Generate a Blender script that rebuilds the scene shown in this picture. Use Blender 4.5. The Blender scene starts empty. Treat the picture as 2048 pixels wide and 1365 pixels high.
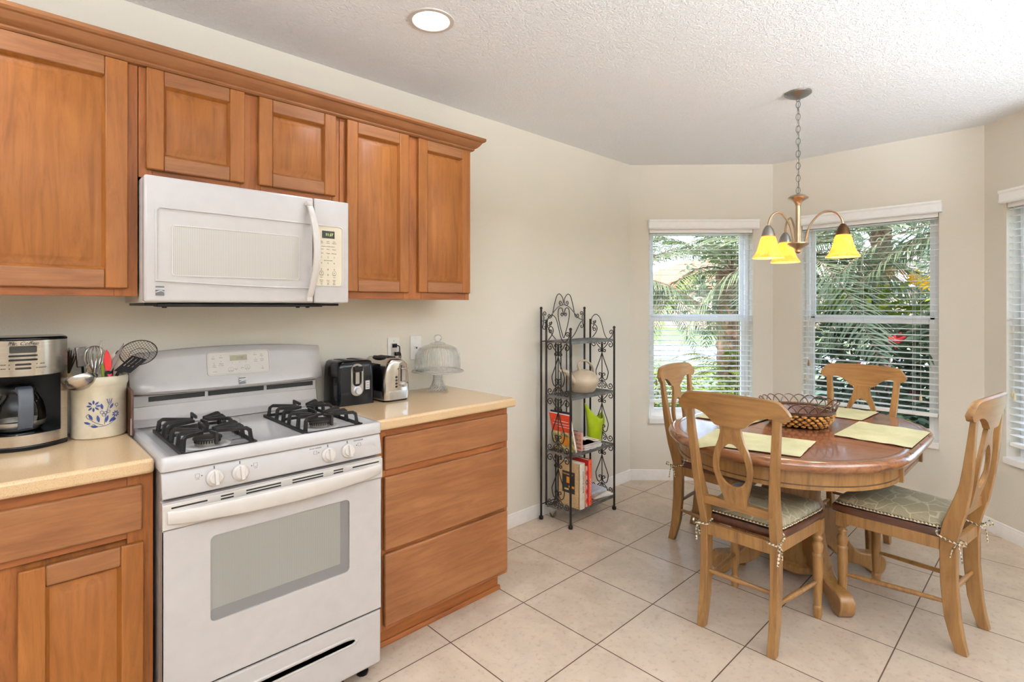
import bpy, math, random
from mathutils import Vector, Matrix
random.seed(7)
S = bpy.context.scene
COL = S.collection
PI = math.pi
R = math.radians
H45 = 2 ** -.5

# ---------------------------------------------------------------- camera, sky, sun, daylight, exposure
cam_data = bpy.data.cameras.new('camera')
cam = bpy.data.objects.new('camera', cam_data)
COL.objects.link(cam)
cam.location = (-0.3326, -2.4744, 1.4258)
cam.rotation_euler = (R(90), 0, 0.8056 - PI / 2)
cam_data.sensor_width = 36
cam_data.lens = 1060.75 / 2048 * 36
cam_data.shift_y = -(682.5 - 613.32) / 2048
cam_data.clip_start = .02
cam_data.clip_end = 300
S.camera = cam

world = bpy.data.worlds.new('sky')
S.world = world
world.use_nodes = True
_wn = world.node_tree.nodes
_bg = _wn['Background']
_sky = _wn.new('ShaderNodeTexSky')
_sky.sky_type = 'NISHITA'
_sky.sun_disc = False
_sky.sun_elevation = R(48)
_sky.sun_rotation = R(-100)
_sky.dust_density = 2.5
world.node_tree.links.new(_sky.outputs[0], _bg.inputs[0])
_bg.inputs[1].default_value = 2.1


def lamp(name, kind, loc, rot, energy, color=(1, 1, 1), **kw):
    d = bpy.data.lights.new(name, kind)
    d.energy = energy
    d.color = color
    for k, v in kw.items():
        setattr(d, k, v)
    o = bpy.data.objects.new(name, d)
    o.location = loc
    o.rotation_euler = rot
    COL.objects.link(o)
    return o


lamp('sun', 'SUN', (0, 0, 9), (R(42), 0, R(-78)), 5.5, (1, .95, .86), angle=R(1.2))

S.view_settings.view_transform = 'Standard'
S.view_settings.look = 'None'
S.view_settings.gamma = 1
S.view_settings.use_curve_mapping = False
S.view_settings.exposure = .47
S.cycles.max_bounces = 10
S.cycles.diffuse_bounces = 6
S.cycles.glossy_bounces = 4
S.cycles.transmission_bounces = 8
S.cycles.transparent_max_bounces = 80
S.cycles.caustics_reflective = False
S.cycles.caustics_refractive = False
S.cycles.sample_clamp_indirect = 6


# ---------------------------------------------------------------- mesh helpers
class MB:
    """collects shapes; build() links them as ONE mesh object"""

    def __init__(self):
        self.v = []; self.f = []; self.m = []; self.s = []
        self.mat = 0
        self.M = None

    def add(self, vs, fs, m=None, smooth=False):
        b = len(self.v)
        if self.M is not None:
            vs = [tuple(self.M @ Vector(p)) for p in vs]
        self.v += [tuple(p) for p in vs]
        self.f += [tuple(b + i for i in q) for q in fs]
        self.m += [self.mat if m is None else m] * len(fs)
        self.s += [smooth] * len(fs)
        return self

    def box(self, x0, y0, z0, x1, y1, z1, m=None):
        x0, x1 = min(x0, x1), max(x0, x1); y0, y1 = min(y0, y1), max(y0, y1); z0, z1 = min(z0, z1), max(z0, z1)
        return self.add([(x0, y0, z0), (x1, y0, z0), (x1, y1, z0), (x0, y1, z0), (x0, y0, z1), (x1, y0, z1), (x1, y1, z1), (x0, y1, z1)],
                        [(3, 2, 1, 0), (4, 5, 6, 7), (0, 1, 5, 4), (1, 2, 6, 5), (2, 3, 7, 6), (3, 0, 4, 7)], m)

    def loft(self, rings, closed=True, caps=True, m=None, smooth=True):
        """rings: equal-length lists of points; skins consecutive rings"""
        n = len(rings[0]); vs = [p for r in rings for p in r]; fs = []
        for i in range(len(rings) - 1):
            for j in range(n if closed else n - 1):
                k = (j + 1) % n
                fs.append((i * n + j, i * n + k, (i + 1) * n + k, (i + 1) * n + j))
        if caps and closed:
            fs.append(tuple(range(n - 1, -1, -1))); fs.append(tuple((len(rings) - 1) * n + j for j in range(n)))
        return self.add(vs, fs, m, smooth)

    def tube(self, pts, r, n=8, closed=False, m=None, flat=1.0, up=None):
        pts = [Vector(p) for p in pts]
        N = len(pts)
        rr = r if isinstance(r, (list, tuple)) else [r] * N
        rings = []; prev = None
        for i, p in enumerate(pts):
            a = pts[(i - 1) % N] if (closed or i > 0) else p
            b = pts[(i + 1) % N] if (closed or i < N - 1) else p
            t = (b - a)
            t = t.normalized() if t.length > 1e-9 else Vector((0, 0, 1))
            if prev is None:
                u = Vector(up) if up else (Vector((0, 0, 1)) if abs(t.z) < .9 else Vector((1, 0, 0)))
            else:
                u = prev
            u = (u - t * u.dot(t))
            if u.length < 1e-6:
                u = t.orthogonal()
            u.normalize(); w = t.cross(u); prev = u
            rings.append([tuple(p + (u * math.cos(2 * PI * k / n) * flat + w * math.sin(2 * PI * k / n)) * rr[i]) for k in range(n)])
        if closed:
            rings.append(rings[0])
            return self.loft(rings, True, False, m, True)
        return self.loft(rings, True, True, m, True)

    def cyl(self, a, b, r, r2=None, n=16, m=None):
        return self.tube([a, b], [r, r if r2 is None else r2], n, m=m)

    def lathe(self, prof, c=(0, 0, 0), n=24, m=None, sx=1, sy=1, caps=True):
        rings = [[(c[0] + math.cos(2 * PI * k / n) * r * sx, c[1] + math.sin(2 * PI * k / n) * r * sy, c[2] + z) for k in range(n)] for r, z in prof]
        return self.loft(rings, True, caps, m, True)

    def prism(self, poly, a, b, plane='xy', m=None, smooth=False):
        """polygon extruded between a and b along the axis that is missing in plane"""
        def P(p, w):
            return {'xy': (p[0], p[1], w), 'xz': (p[0], w, p[1]), 'yz': (w, p[0], p[1])}[plane]
        n = len(poly)
        vs = [P(p, a) for p in poly] + [P(p, b) for p in poly]
        fs = [tuple(range(n - 1, -1, -1)), tuple(range(n, 2 * n))] + [(i, (i + 1) % n, n + (i + 1) % n, n + i) for i in range(n)]
        return self.add(vs, fs, m, smooth)

    def ringprism(self, outer, inner, a, b, plane='xz', m=None):
        def P(p, w):
            return {'xy': (p[0], p[1], w), 'xz': (p[0], w, p[1]), 'yz': (w, p[0], p[1])}[plane]
        n = len(outer)
        vs = [P(p, a) for p in outer] + [P(p, a) for p in inner] + [P(p, b) for p in outer] + [P(p, b) for p in inner]
        fs = []
        for i in range(n):
            j = (i + 1) % n
            fs += [(i, j, n + j, n + i), (2 * n + i, 3 * n + i, 3 * n + j, 2 * n + j), (i, 2 * n + i, 2 * n + j, j), (n + i, n + j, 3 * n + j, 3 * n + i)]
        return self.add(vs, fs, m)

    def ball(self, c, r, n=12, m=None, sz=1.0, sx=1.0, sy=1.0):
        k = n // 2
        return self.lathe([(max(1e-4, r * math.sin(PI * i / k)), -r * math.cos(PI * i / k) * sz) for i in range(k + 1)], c, n, m, sx, sy, False)

    def build(self, name, mats, parent=None, bevel=0, seg=2, sharp=38, loc=None, rz=0, subsurf=0):
        me = bpy.data.meshes.new(name)
        me.from_pydata(self.v, [], self.f)
        me.polygons.foreach_set('material_index', self.m)
        me.polygons.foreach_set('use_smooth', self.s)
        for x in (mats if isinstance(mats, (list, tuple)) else [mats]):
            me.materials.append(MAT[x] if isinstance(x, str) else x)
        import bmesh
        bm = bmesh.new(); bm.from_mesh(me); bmesh.ops.recalc_face_normals(bm, faces=bm.faces); bm.to_mesh(me); bm.free()
        me.set_sharp_from_angle(angle=R(sharp))
        me.update()
        o = bpy.data.objects.new(name, me)
        COL.objects.link(o)
        if parent is not None:
            o.parent = parent
        if loc is not None:
            o.location = loc
        if rz:
            o.rotation_euler = (0, 0, rz)
        if bevel:
            b = o.modifiers.new('b', 'BEVEL'); b.width = bevel; b.segments = seg; b.limit_method = 'ANGLE'; b.angle_limit = R(40); b.harden_normals = False
        if subsurf:
            b = o.modifiers.new('s', 'SUBSURF'); b.levels = subsurf; b.render_levels = subsurf
        return o


def tag(o, label=None, cat=None, group=None, kind=None):
    if label: o['label'] = label
    if cat: o['category'] = cat
    if group: o['group'] = group
    if kind: o['kind'] = kind
    return o


def thing(name, label, cat, loc=(0, 0, 0), rz=0, group=None, kind=None):
    o = bpy.data.objects.new(name, None)
    o.empty_display_size = .1
    COL.objects.link(o)
    o.location = loc; o.rotation_euler = (0, 0, rz)
    return tag(o, label, cat, group, kind)


def dup(root, loc, rz, label=None, group=None):
    def cp(o, par):
        c = o.copy(); COL.objects.link(c)
        if par is not None: c.parent = par
        for ch in list(o.children): cp(ch, c)
        return c
    r = cp(root, None)
    r.location = loc; r.rotation_euler = (0, 0, rz)
    if label: r['label'] = label
    if group: r['group'] = group
    return r


def text_into(mb, s, size, M, m=None, depth=.0004, align='CENTER', shear=0, sx=1.0):
    """writes s as shallow raised letters; M places the text's own xy plane"""
    cu = bpy.data.curves.new('t', 'FONT')
    cu.body = s; cu.size = size; cu.align_x = align; cu.align_y = 'CENTER'; cu.extrude = depth; cu.resolution_u = 3; cu.shear = shear
    o = bpy.data.objects.new('t', cu); COL.objects.link(o)
    dg = bpy.context.evaluated_depsgraph_get(); dg.update()
    me = bpy.data.meshes.new_from_object(o.evaluated_get(dg))
    vs = [tuple(M @ Vector((v.co.x * sx, v.co.y, v.co.z))) for v in me.vertices]
    mb.add(vs, [tuple(p.vertices) for p in me.polygons], m)
    bpy.data.objects.remove(o); bpy.data.curves.remove(cu); bpy.data.meshes.remove(me)


def front(x, y, z):
    """text plane facing the room (-y), upright"""
    return Matrix.Translation((x, y, z)) @ Matrix.Rotation(R(90), 4, 'X')


def roundrect(x0, y0, x1, y1, r, n=4):
    out = []
    for cx, cy, a in ((x1 - r, y1 - r, 0), (x0 + r, y1 - r, 90), (x0 + r, y0 + r, 180), (x1 - r, y0 + r, 270)):
        for i in range(n + 1):
            t = R(a + 90 * i / n)
            out.append((cx + r * math.cos(t), cy + r * math.sin(t)))
    return out


def bez(pts, n=8):
    """smooth Catmull-Rom curve through pts"""
    pts = [Vector(p) for p in pts]; out = []
    for i in range(len(pts) - 1):
        p0 = pts[max(i - 1, 0)]; p1 = pts[i]; p2 = pts[i + 1]; p3 = pts[min(i + 2, len(pts) - 1)]
        for k in range(n):
            t = k / n
            out.append(.5 * ((2 * p1) + (p2 - p0) * t + (2 * p0 - 5 * p1 + 4 * p2 - p3) * t * t + (3 * p1 - p0 - 3 * p2 + p3) * t ** 3))
    out.append(pts[-1])
    return [tuple(p) for p in out]


def lerp_table(tab, z):
    if z <= tab[0][0]: return tab[0][1:]
    for a, b in zip(tab, tab[1:]):
        if z <= b[0]:
            t = (z - a[0]) / (b[0] - a[0])
            return tuple(p + (q - p) * t for p, q in zip(a[1:], b[1:]))
    return tab[-1][1:]


# ---------------------------------------------------------------- materials
MAT = {}


def lin(c):
    return tuple((x / 255 / 12.92) if x / 255 <= .04045 else ((x / 255 + .055) / 1.055) ** 2.4 for x in c)


class NT:
    def __init__(self, name):
        m = bpy.data.materials.new(name); m.use_nodes = True
        MAT[name] = m
        self.t = m.node_tree; self.n = self.t.nodes; self.p = self.n['Principled BSDF']; self.m = m
        self.tc = None

    def link(self, a, b): self.t.links.new(a, b)

    def coord(self, scale=(1, 1, 1), rot=(0, 0, 0), kind='Object', loc=(0, 0, 0)):
        if self.tc is None: self.tc = self.n.new('ShaderNodeTexCoord')
        mp = self.n.new('ShaderNodeMapping')
        mp.inputs['Scale'].default_value = scale; mp.inputs['Rotation'].default_value = rot; mp.inputs['Location'].default_value = loc
        self.link(self.tc.outputs[kind], mp.inputs[0])
        return mp.outputs[0]

    def noise(self, co, scale, detail=3, rough=.5, dist=0):
        x = self.n.new('ShaderNodeTexNoise')
        x.inputs['Scale'].default_value = scale; x.inputs['Detail'].default_value = detail
        x.inputs['Roughness'].default_value = rough; x.inputs['Distortion'].default_value = dist
        self.link(co, x.inputs['Vector'])
        return x.outputs[0]

    def vor(self, co, scale, feature='F1'):
        x = self.n.new('ShaderNodeTexVoronoi'); x.feature = feature
        x.inputs['Scale'].default_value = scale
        self.link(co, x.inputs['Vector'])
        return x.outputs['Distance']

    def ramp(self, fac, stops):
        x = self.n.new('ShaderNodeValToRGB')
        e = x.color_ramp.elements
        while len(e) < len(stops): e.new(.5)
        for q, (p, c) in zip(e, stops):
            q.position = p; q.color = (*(lin(c) if max(c) > 1 else c), 1)
        self.link(fac, x.inputs[0])
        return x.outputs[0]

    def mix(self, fac, a, b, mode='MIX'):
        x = self.n.new('ShaderNodeMix'); x.data_type = 'RGBA'; x.blend_type = mode
        for i, v in ((0, fac), (6, a), (7, b)):
            if hasattr(v, 'node'): self.link(v, x.inputs[i])
            elif i == 0: x.inputs[0].default_value = v
            else: x.inputs[i].default_value = (*lin(v), 1)
        return x.outputs[2]

    def math(self, op, a, b=0.0, c=0.0):
        x = self.n.new('ShaderNodeMath'); x.operation = op
        for i, v in enumerate((a, b, c)):
            if hasattr(v, 'node'): self.link(v, x.inputs[i])
            else: x.inputs[i].default_value = v
        return x.outputs[0]

    def sep(self, co):
        x = self.n.new('ShaderNodeSeparateXYZ'); self.link(co, x.inputs[0]); return x.outputs

    def bump(self, h, strength=.3, dist=.01):
        x = self.n.new('ShaderNodeBump'); x.inputs['Strength'].default_value = strength; x.inputs['Distance'].default_value = dist
        self.link(h, x.inputs['Height']); self.link(x.outputs[0], self.p.inputs['Normal'])

    def color(self, c):
        if hasattr(c, 'node'): self.link(c, self.p.inputs['Base Color'])
        else: self.p.inputs['Base Color'].default_value = (*lin(c), 1)

    def rough(self, r, metal=0, spec=None, coat=0):
        if hasattr(r, 'node'): self.link(r, self.p.inputs['Roughness'])
        else: self.p.inputs['Roughness'].default_value = r
        self.p.inputs['Metallic'].default_value = metal
        if spec is not None: self.p.inputs['Specular IOR Level'].default_value = spec
        if coat:
            self.p.inputs['Coat Weight'].default_value = coat; self.p.inputs['Coat Roughness'].default_value = .08


def plain(name, c, rough=.5, metal=0, spec=None, vary=.06, scale=20, bump=0, coat=0):
    """a plain surface whose colour wanders a little"""
    t = NT(name); co = t.coord()
    n = t.noise(co, scale, 4)
    lo = tuple(x * (1 - vary) for x in c); hi = tuple(min(255, x * (1 + vary)) for x in c)
    t.color(t.ramp(n, [(.3, lo), (.7, hi)]))
    t.rough(rough, metal, spec, coat)
    if bump: t.bump(n, bump, .004)
    return t


def wood(name, dark, mid, light, axis='z', rough=.38, scale=1.0, coat=.15, streak=1.0):
    t = NT(name)
    st = {'z': (9, 9, .9), 'x': (.9, 9, 9), 'y': (9, .9, 9)}[axis]
    st = tuple(k * scale for k in st)
    co = t.coord(st)
    a = t.noise(co, 3.0, 5, .6, 1.2)
    b = t.noise(t.coord(tuple(k * 6 for k in st)), 4.0, 3, .6)
    blotch = t.noise(t.coord((2.5, 2.5, 2.5)), 1.6, 2)
    col = t.ramp(a, [(.30, dark), (.5, mid), (.72, light)])
    fl = t.ramp(b, [(.28, (205, 185, 165)), (.45, (255, 255, 255))])
    col = t.mix(.45 * streak, col, fl, 'MULTIPLY')
    bl = t.ramp(blotch, [(.3, (222, 212, 204)), (.7, (255, 255, 255))])
    col = t.mix(.6, col, bl, 'MULTIPLY')
    t.color(col); t.rough(rough, coat=coat, spec=.5 if coat else .3)
    t.bump(b, .05, .002)
    return t


# walls, ceiling, floor
t = NT('wall_paint'); co = t.coord(); t.color((223, 216, 202)); t.rough(.72); n = t.noise(co, 130, 2); t.bump(n, .22, .004)
t = NT('ceiling_paint'); co = t.coord(); t.color((246, 246, 247)); t.rough(.9)
n = t.noise(co, 72, 4, .6, .8); n2 = t.ramp(n, [(.42, (0.0, 0.0, 0.0)), (.6, (1.0, 1.0, 1.0))]); t.bump(n2, .7, .005)
t = NT('floor_tile'); co = t.coord((1, 1, 1), loc=(-1.0369 + 4.376, .6724 + 8.752, 0))
br = t.n.new('ShaderNodeTexBrick'); br.offset = 0; br.squash = 1
for k, v in (('Scale', 1.0), ('Mortar Size', .0026), ('Mortar Smooth', .1), ('Bias', 0), ('Brick Width', .4376), ('Row Height', .4376)):
    br.inputs[k].default_value = v
br.inputs['Color1'].default_value = (*lin((203, 187, 170)), 1); br.inputs['Color2'].default_value = (*lin((197, 181, 165)), 1)
br.inputs['Mortar'].default_value = (*lin((78, 56, 40)), 1)
t.link(co, br.inputs['Vector'])
cl = t.noise(t.coord(), 5, 6, .62, .6); cl2 = t.noise(t.coord(), 42, 5, .7)
c1 = t.mix(.8, br.outputs['Color'], t.ramp(cl, [(.25, (226, 220, 214)), (.7, (255, 252, 248))]), 'MULTIPLY')
c2 = t.mix(.5, c1, t.ramp(cl2, [(.28, (206, 190, 178)), (.46, (255, 255, 255))]), 'MULTIPLY')
t.color(c2); t.rough(t.math('MULTIPLY_ADD', br.outputs['Fac'], .5, .27)); t.bump(t.math('SUBTRACT', 1.0, br.outputs['Fac']), .25, .002)
plain('trim_white', (238, 235, 230), .4, vary=.015)
plain('window_vinyl', (250, 251, 252), .35, vary=.015)
plain('blind_white', (252, 251, 248), .42, vary=.015)
plain('cord_white', (225, 222, 212), .7)
plain('tassel_wood', (150, 110, 66), .5)
plain('tassel_clear', (205, 192, 158), .35)


def glass(name, tint=(1, 1, 1), refl=1.0, rough=0.0, body=0.0, bodycol=(230, 235, 232)):
    m = bpy.data.materials.new(name); m.use_nodes = True; MAT[name] = m
    nt = m.node_tree; nt.nodes.clear()
    out = nt.nodes.new('ShaderNodeOutputMaterial'); tr = nt.nodes.new('ShaderNodeBsdfTransparent'); gl = nt.nodes.new('ShaderNodeBsdfGlossy')
    fr = nt.nodes.new('ShaderNodeFresnel'); mx = nt.nodes.new('ShaderNodeMixShader'); mu = nt.nodes.new('ShaderNodeMath'); mu.operation = 'MULTIPLY'
    fr.inputs[0].default_value = 1.45; mu.inputs[1].default_value = refl
    tr.inputs[0].default_value = (*tint, 1); gl.inputs['Roughness'].default_value = rough
    nt.links.new(fr.outputs[0], mu.inputs[0]); nt.links.new(mu.outputs[0], mx.inputs[0])
    src = tr.outputs[0]
    if body:
        df = nt.nodes.new('ShaderNodeBsdfDiffuse'); df.inputs[0].default_value = (*lin(bodycol), 1)
        m2 = nt.nodes.new('ShaderNodeMixShader'); m2.inputs[0].default_value = body
        nt.links.new(tr.outputs[0], m2.inputs[1]); nt.links.new(df.outputs[0], m2.inputs[2]); src = m2.outputs[0]
    nt.links.new(src, mx.inputs[1]); nt.links.new(gl.outputs[0], mx.inputs[2]); nt.links.new(mx.outputs[0], out.inputs[0])
    return m


glass('window_glass', (.97, .98, .98), .5)
glass('carafe_glass', (.82, .82, .82), 1.0)
glass('dome_glass', (.985, .99, .987), .45, .02, .04, (250, 250, 248))
glass('dome_rib', (.985, .99, .987), .6, .04, .22, (252, 252, 250))
glass('display_glass', (.9, .9, .9), 1.0)

# cabinet wood, appliances, counter
wood('maple_upright', (126, 74, 29), (141, 85, 35), (152, 95, 42), 'z', .48, coat=0, streak=.6)
wood('maple_level', (124, 77, 43), (136, 88, 52), (146, 98, 60), 'x', .48, coat=0, streak=.6)
wood('maple_frame', (122, 70, 32), (146, 86, 40), (160, 98, 48), 'z', .5, coat=0)
wood('maple_frame_level', (122, 70, 34), (144, 84, 42), (158, 96, 50), 'x', .5, coat=0)
t = NT('counter_stone'); co = t.coord()
sp = t.noise(co, 380, 2, .7); sp2 = t.noise(co, 900, 1)
c1 = t.ramp(sp, [(.33, (162, 134, 100)), (.42, (197, 165, 126)), (.66, (202, 171, 132)), (.78, (220, 196, 162))])
c1 = t.mix(.5, c1, t.ramp(sp2, [(.30, (200, 180, 160)), (.4, (255, 255, 255))]), 'MULTIPLY')
t.color(c1); t.rough(.14, spec=.5)
plain('enamel_white', (184, 178, 175), .22, vary=.012, coat=.3)
plain('plastic_white', (200, 192, 184), .34, vary=.012)
plain('plastic_cream', (208, 196, 172), .38, vary=.015)
plain('plastic_grey', (120, 120, 120), .4)
plain('gap_dark', (24, 22, 20), .7)
plain('underside_grey', (150, 142, 130), .45, .6)
plain('badge_grey', (88, 86, 86), .4)
plain('ink_grey', (120, 112, 104), .6)
plain('ink_dark', (50, 48, 48), .6)
plain('display_dark', (38, 38, 32), .12)
plain('display_olive', (140, 128, 98), .2)
plain('digit_dim', (150, 155, 108), .4)
t = NT('oven_window'); co = t.coord(); w = t.n.new('ShaderNodeTexVoronoi'); w.inputs['Scale'].default_value = 420; w.inputs['Randomness'].default_value = 0
t.link(co, w.inputs['Vector']); t.color(t.ramp(w.outputs['Distance'], [(.3, (112, 110, 104)), (.5, (150, 147, 139))])); t.rough(.06, spec=.8, coat=.6)
t = NT('oven_window_edge'); t.color((112, 108, 107)); t.rough(.08, spec=.8)
t = NT('microwave_screen'); co = t.coord((1, 1, 1)); x = t.sep(co)[0]
st = t.math('SINE', t.math('MULTIPLY', x, 1150)); t.color(t.ramp(st, [(0.0, (172, 166, 158)), (1.0, (190, 185, 177))])); t.rough(.18, spec=.6)
plain('cast_iron', (30, 26, 24), .5, vary=.25, scale=60, bump=.1, spec=.25)
plain('burner_cap', (34, 29, 27), .55, vary=.2, spec=.25)
plain('burner_head', (128, 122, 112), .4, .7)
t = NT('brushed_steel'); co = t.coord((1, 1, 60)); n = t.noise(co, 8, 3); t.color(t.ramp(n, [(.3, (184, 174, 164)), (.7, (200, 191, 181))])); t.rough(.22, 1)
plain('steel', (196, 190, 184), .2, 1, vary=.05)
plain('blade_dark', (104, 92, 88), .35, .9, vary=.1)
plain('steel_satin', (176, 172, 168), .3, .95, vary=.05)
plain('nickel', (182, 160, 132), .3, 1, vary=.04)
plain('nickel_grey', (150, 146, 140), .35, 1, vary=.04)
plain('bronze', (84, 58, 36), .4, .8, vary=.1)
plain('black_gloss', (13, 14, 18), .10, vary=.1, spec=.3)
plain('black_plastic', (15, 15, 16), .35, vary=.1, spec=.2)
plain('black_matte', (22, 22, 23), .6, vary=.1, spec=.2)
plain('handle_grey', (66, 70, 78), .4)
t = NT('stoneware'); co = t.coord(); n = t.noise(co, 30, 4); t.color(t.ramp(n, [(.3, (196, 184, 160)), (.7, (210, 199, 176))])); t.rough(.2, coat=.3)
plain('stoneware_blue', (44, 62, 116), .3)
wood('walnut_board', (58, 34, 22), (84, 52, 34), (104, 68, 46), 'z', .5)
plain('label_silver', (205, 205, 208), .35, .4)
plain('wire_brown', (58, 42, 28), .5, .5)
plain('red_plastic', (190, 22, 30), .3)
plain('pink_plastic', (226, 44, 70), .3)
plain('green_stripe', (120, 130, 30), .4)
plain('wood_spoon', (196, 160, 118), .5)
plain('cream_plastic', (226, 208, 188), .35)
plain('rack_iron', (46, 40, 36), .45, .6, vary=.2)
plain('rack_shelf', (112, 110, 108), .4, .7, vary=.2)
plain('can_beige', (188, 172, 148), .4)
plain('can_green', (160, 180, 22), .35)
plain('paper', (232, 228, 220), .8)
plain('paper_dull', (196, 182, 170), .8)
plain('paper_blue', (206, 212, 226), .8)
plain('paper_photo', (150, 120, 84), .6, vary=.6, scale=60)
plain('cover_orange', (222, 62, 26), .5)
plain('cover_food', (188, 160, 110), .5, vary=.45, scale=40)
plain('cover_dark', (40, 34, 34), .5)
plain('book_tan', (206, 172, 126), .6, vary=.1, scale=120)
plain('book_white', (222, 216, 204), .6)
plain('book_red', (196, 40, 34), .45)
plain('book_orange', (232, 88, 56), .45)
plain('book_pink', (224, 158, 146), .5)
plain('flame', (240, 150, 40), .5)
plain('rust_leaf', (150, 84, 52), .6)
plain('dry_leaf', (96, 88, 66), .7)

# dining set
wood('honey_wood', (116, 80, 40), (140, 101, 53), (153, 113, 64), 'z', .4, 1.0, .2, .7)
wood('honey_wood_level', (118, 82, 42), (141, 101, 53), (153, 113, 64), 'y', .4, 1.0, .2, .7)
plain('glaze_dark', (74, 46, 24), .5)
wood('seat_wood', (50, 25, 14), (72, 37, 22), (94, 51, 30), 'x', .28, 1.0, .3)
wood('table_wood', (100, 60, 40), (130, 82, 58), (150, 100, 74), 'y', .2, .8, .5)
wood('table_rim', (100, 58, 30), (130, 82, 46), (148, 98, 60), 'y', .22, .8, .5)
t = NT('cushion_cloth'); co = t.coord((1, .55, 1), kind='Object'); wv = t.n.new('ShaderNodeVectorMath'); wv.operation = 'MULTIPLY_ADD'; nz = t.n.new('ShaderNodeTexNoise'); nz.inputs['Scale'].default_value = 16; t.link(co, nz.inputs['Vector']); t.link(nz.outputs[1], wv.inputs[0]); wv.inputs[1].default_value = (.05, .05, 0); t.link(co, wv.inputs[2]); d = t.vor(wv.outputs[0], 19, 'DISTANCE_TO_EDGE'); w = t.noise(t.coord((4, 60, 4)), 12, 2)
base = t.ramp(w, [(.3, (120, 108, 84)), (.7, (146, 134, 106))])
c1 = t.mix(t.math('LESS_THAN', d, .034), base, (166, 154, 126)); t.color(c1); t.rough(.55); t.bump(w, .15, .002)
t = NT('cord_check'); co = t.coord(); x = t.sep(co); s = t.math('SINE', t.math('MULTIPLY', t.math('ADD', x[0], x[1]), 420)); s2 = t.math('ADD', s, t.math('SINE', t.math('MULTIPLY', x[2], 420)))
t.color(t.ramp(t.math('MULTIPLY_ADD', s2, .25, .5), [(.45, (92, 76, 50)), (.55, (222, 210, 184))])); t.rough(.7)
t = NT('placemat_cloth'); co = t.coord((1, 1, 1)); n = t.noise(co, 6, 3, .5, .4); w = t.noise(t.coord((4, 60, 4)), 14, 2)
t.color(t.mix(.5, t.ramp(n, [(.3, (166, 164, 126)), (.7, (192, 190, 154))]), t.ramp(w, [(.3, (226, 222, 206)), (.7, (255, 255, 255))]), 'MULTIPLY')); t.rough(.8); t.bump(n, .3, .01)
plain('placemat_edge', (100, 52, 36), .8)
plain('wicker_dark', (72, 42, 26), .45, vary=.3, scale=90, coat=.2)
plain('wicker_straw', (166, 118, 58), .55, vary=.35, scale=70)

t = NT('amber_glass'); co = t.coord(); n = t.noise(co, 24, 4, .6, 1.0)
cc = t.ramp(n, [(.3, (246, 172, 70)), (.7, (255, 212, 124))]); t.color(cc); t.rough(.3)
t.link(cc, t.p.inputs['Emission Color']); t.p.inputs['Emission Strength'].default_value = .55
t.p.inputs['Transmission Weight'].default_value = 0
_tl = t.n.new('ShaderNodeBsdfTranslucent'); t.link(cc, _tl.inputs[0]); _mx = t.n.new('ShaderNodeMixShader'); _mx.inputs[0].default_value = .5
t.link(t.p.outputs[0], _mx.inputs[1]); t.link(_tl.outputs[0], _mx.inputs[2]); t.link(_mx.outputs[0], t.n['Material Output'].inputs[0])


def glow(name, c, k):
    t = NT(name); t.color(c); t.p.inputs['Emission Color'].default_value = (*lin(c), 1); t.p.inputs['Emission Strength'].default_value = k


glow('bulb', (255, 232, 180), 6)
t = MAT['bulb'].node_tree; _tr = t.nodes.new('ShaderNodeBsdfTransparent'); _mx = t.nodes.new('ShaderNodeMixShader'); _mx.inputs[0].default_value = .75
t.links.new(t.nodes['Principled BSDF'].outputs[0], _mx.inputs[1]); t.links.new(_tr.outputs[0], _mx.inputs[2]); t.links.new(_mx.outputs[0], t.nodes['Material Output'].inputs[0])
glow('downlight_lens', (255, 250, 240), 6)
glow('clock_digits', (196, 206, 120), .5)

# outside
plain('grass', (62, 74, 34), .9, vary=.25, scale=3)
plain('asphalt', (120, 120, 124), .9, vary=.05)
plain('house_wall', (118, 104, 94), .9, vary=.03)
plain('house_roof', (112, 72, 38), .9, vary=.15, scale=4)
plain('house_roof_grey', (114, 98, 90), .9, vary=.15, scale=4)
plain('concrete', (157, 152, 145), .9, vary=.06, scale=3)
plain('mulch', (53, 43, 32), 1, vary=.3)


def leafmat(name, a, b, trans=.35):
    t = NT(name); co = t.coord(); n = t.noise(co, 5, 3); c = t.ramp(n, [(.35, a), (.65, b)]); t.color(c); t.rough(.75, spec=.15)
    tl = t.n.new('ShaderNodeBsdfTranslucent'); t.link(c, tl.inputs[0]); mx = t.n.new('ShaderNodeMixShader'); mx.inputs[0].default_value = trans
    t.link(t.p.outputs[0], mx.inputs[1]); t.link(tl.outputs[0], mx.inputs[2]); t.link(mx.outputs[0], t.n['Material Output'].inputs[0])


leafmat('tree_leaf', (71, 83, 63), (106, 116, 94))
leafmat('palm_leaf', (74, 90, 50), (114, 129, 82))
leafmat('palm_leaf_grey', (94, 106, 79), (137, 149, 118))
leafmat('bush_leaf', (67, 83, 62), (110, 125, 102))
leafmat('bush_leaf_sunlit', (106, 135, 28), (163, 171, 54))  # sunlight on the shrub tops, painted into the leaf colour
leafmat('fern_leaf', (94, 112, 40), (139, 153, 67))
leafmat('hedge_leaf', (78, 96, 51), (120, 135, 82))
leafmat('flower_red', (210, 51, 62), (230, 86, 86))
leafmat('flower_yellow', (250, 210, 40), (250, 183, 40))
plain('palm_trunk', (106, 83, 66), .95, vary=.35, scale=14, bump=.5)
plain('stem_brown', (98, 79, 62), .9)
# ================================================================ room shell
H = 2.59
PA = (3.39, 0.0); PB = (4.2128, -.8228); PC = (4.2128, -2.1193); PD = (3.3878, -2.9443)


def struct(mb, name, mats, **kw):
    o = mb.build(name, mats, **kw); o['kind'] = 'structure'; return o


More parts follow.
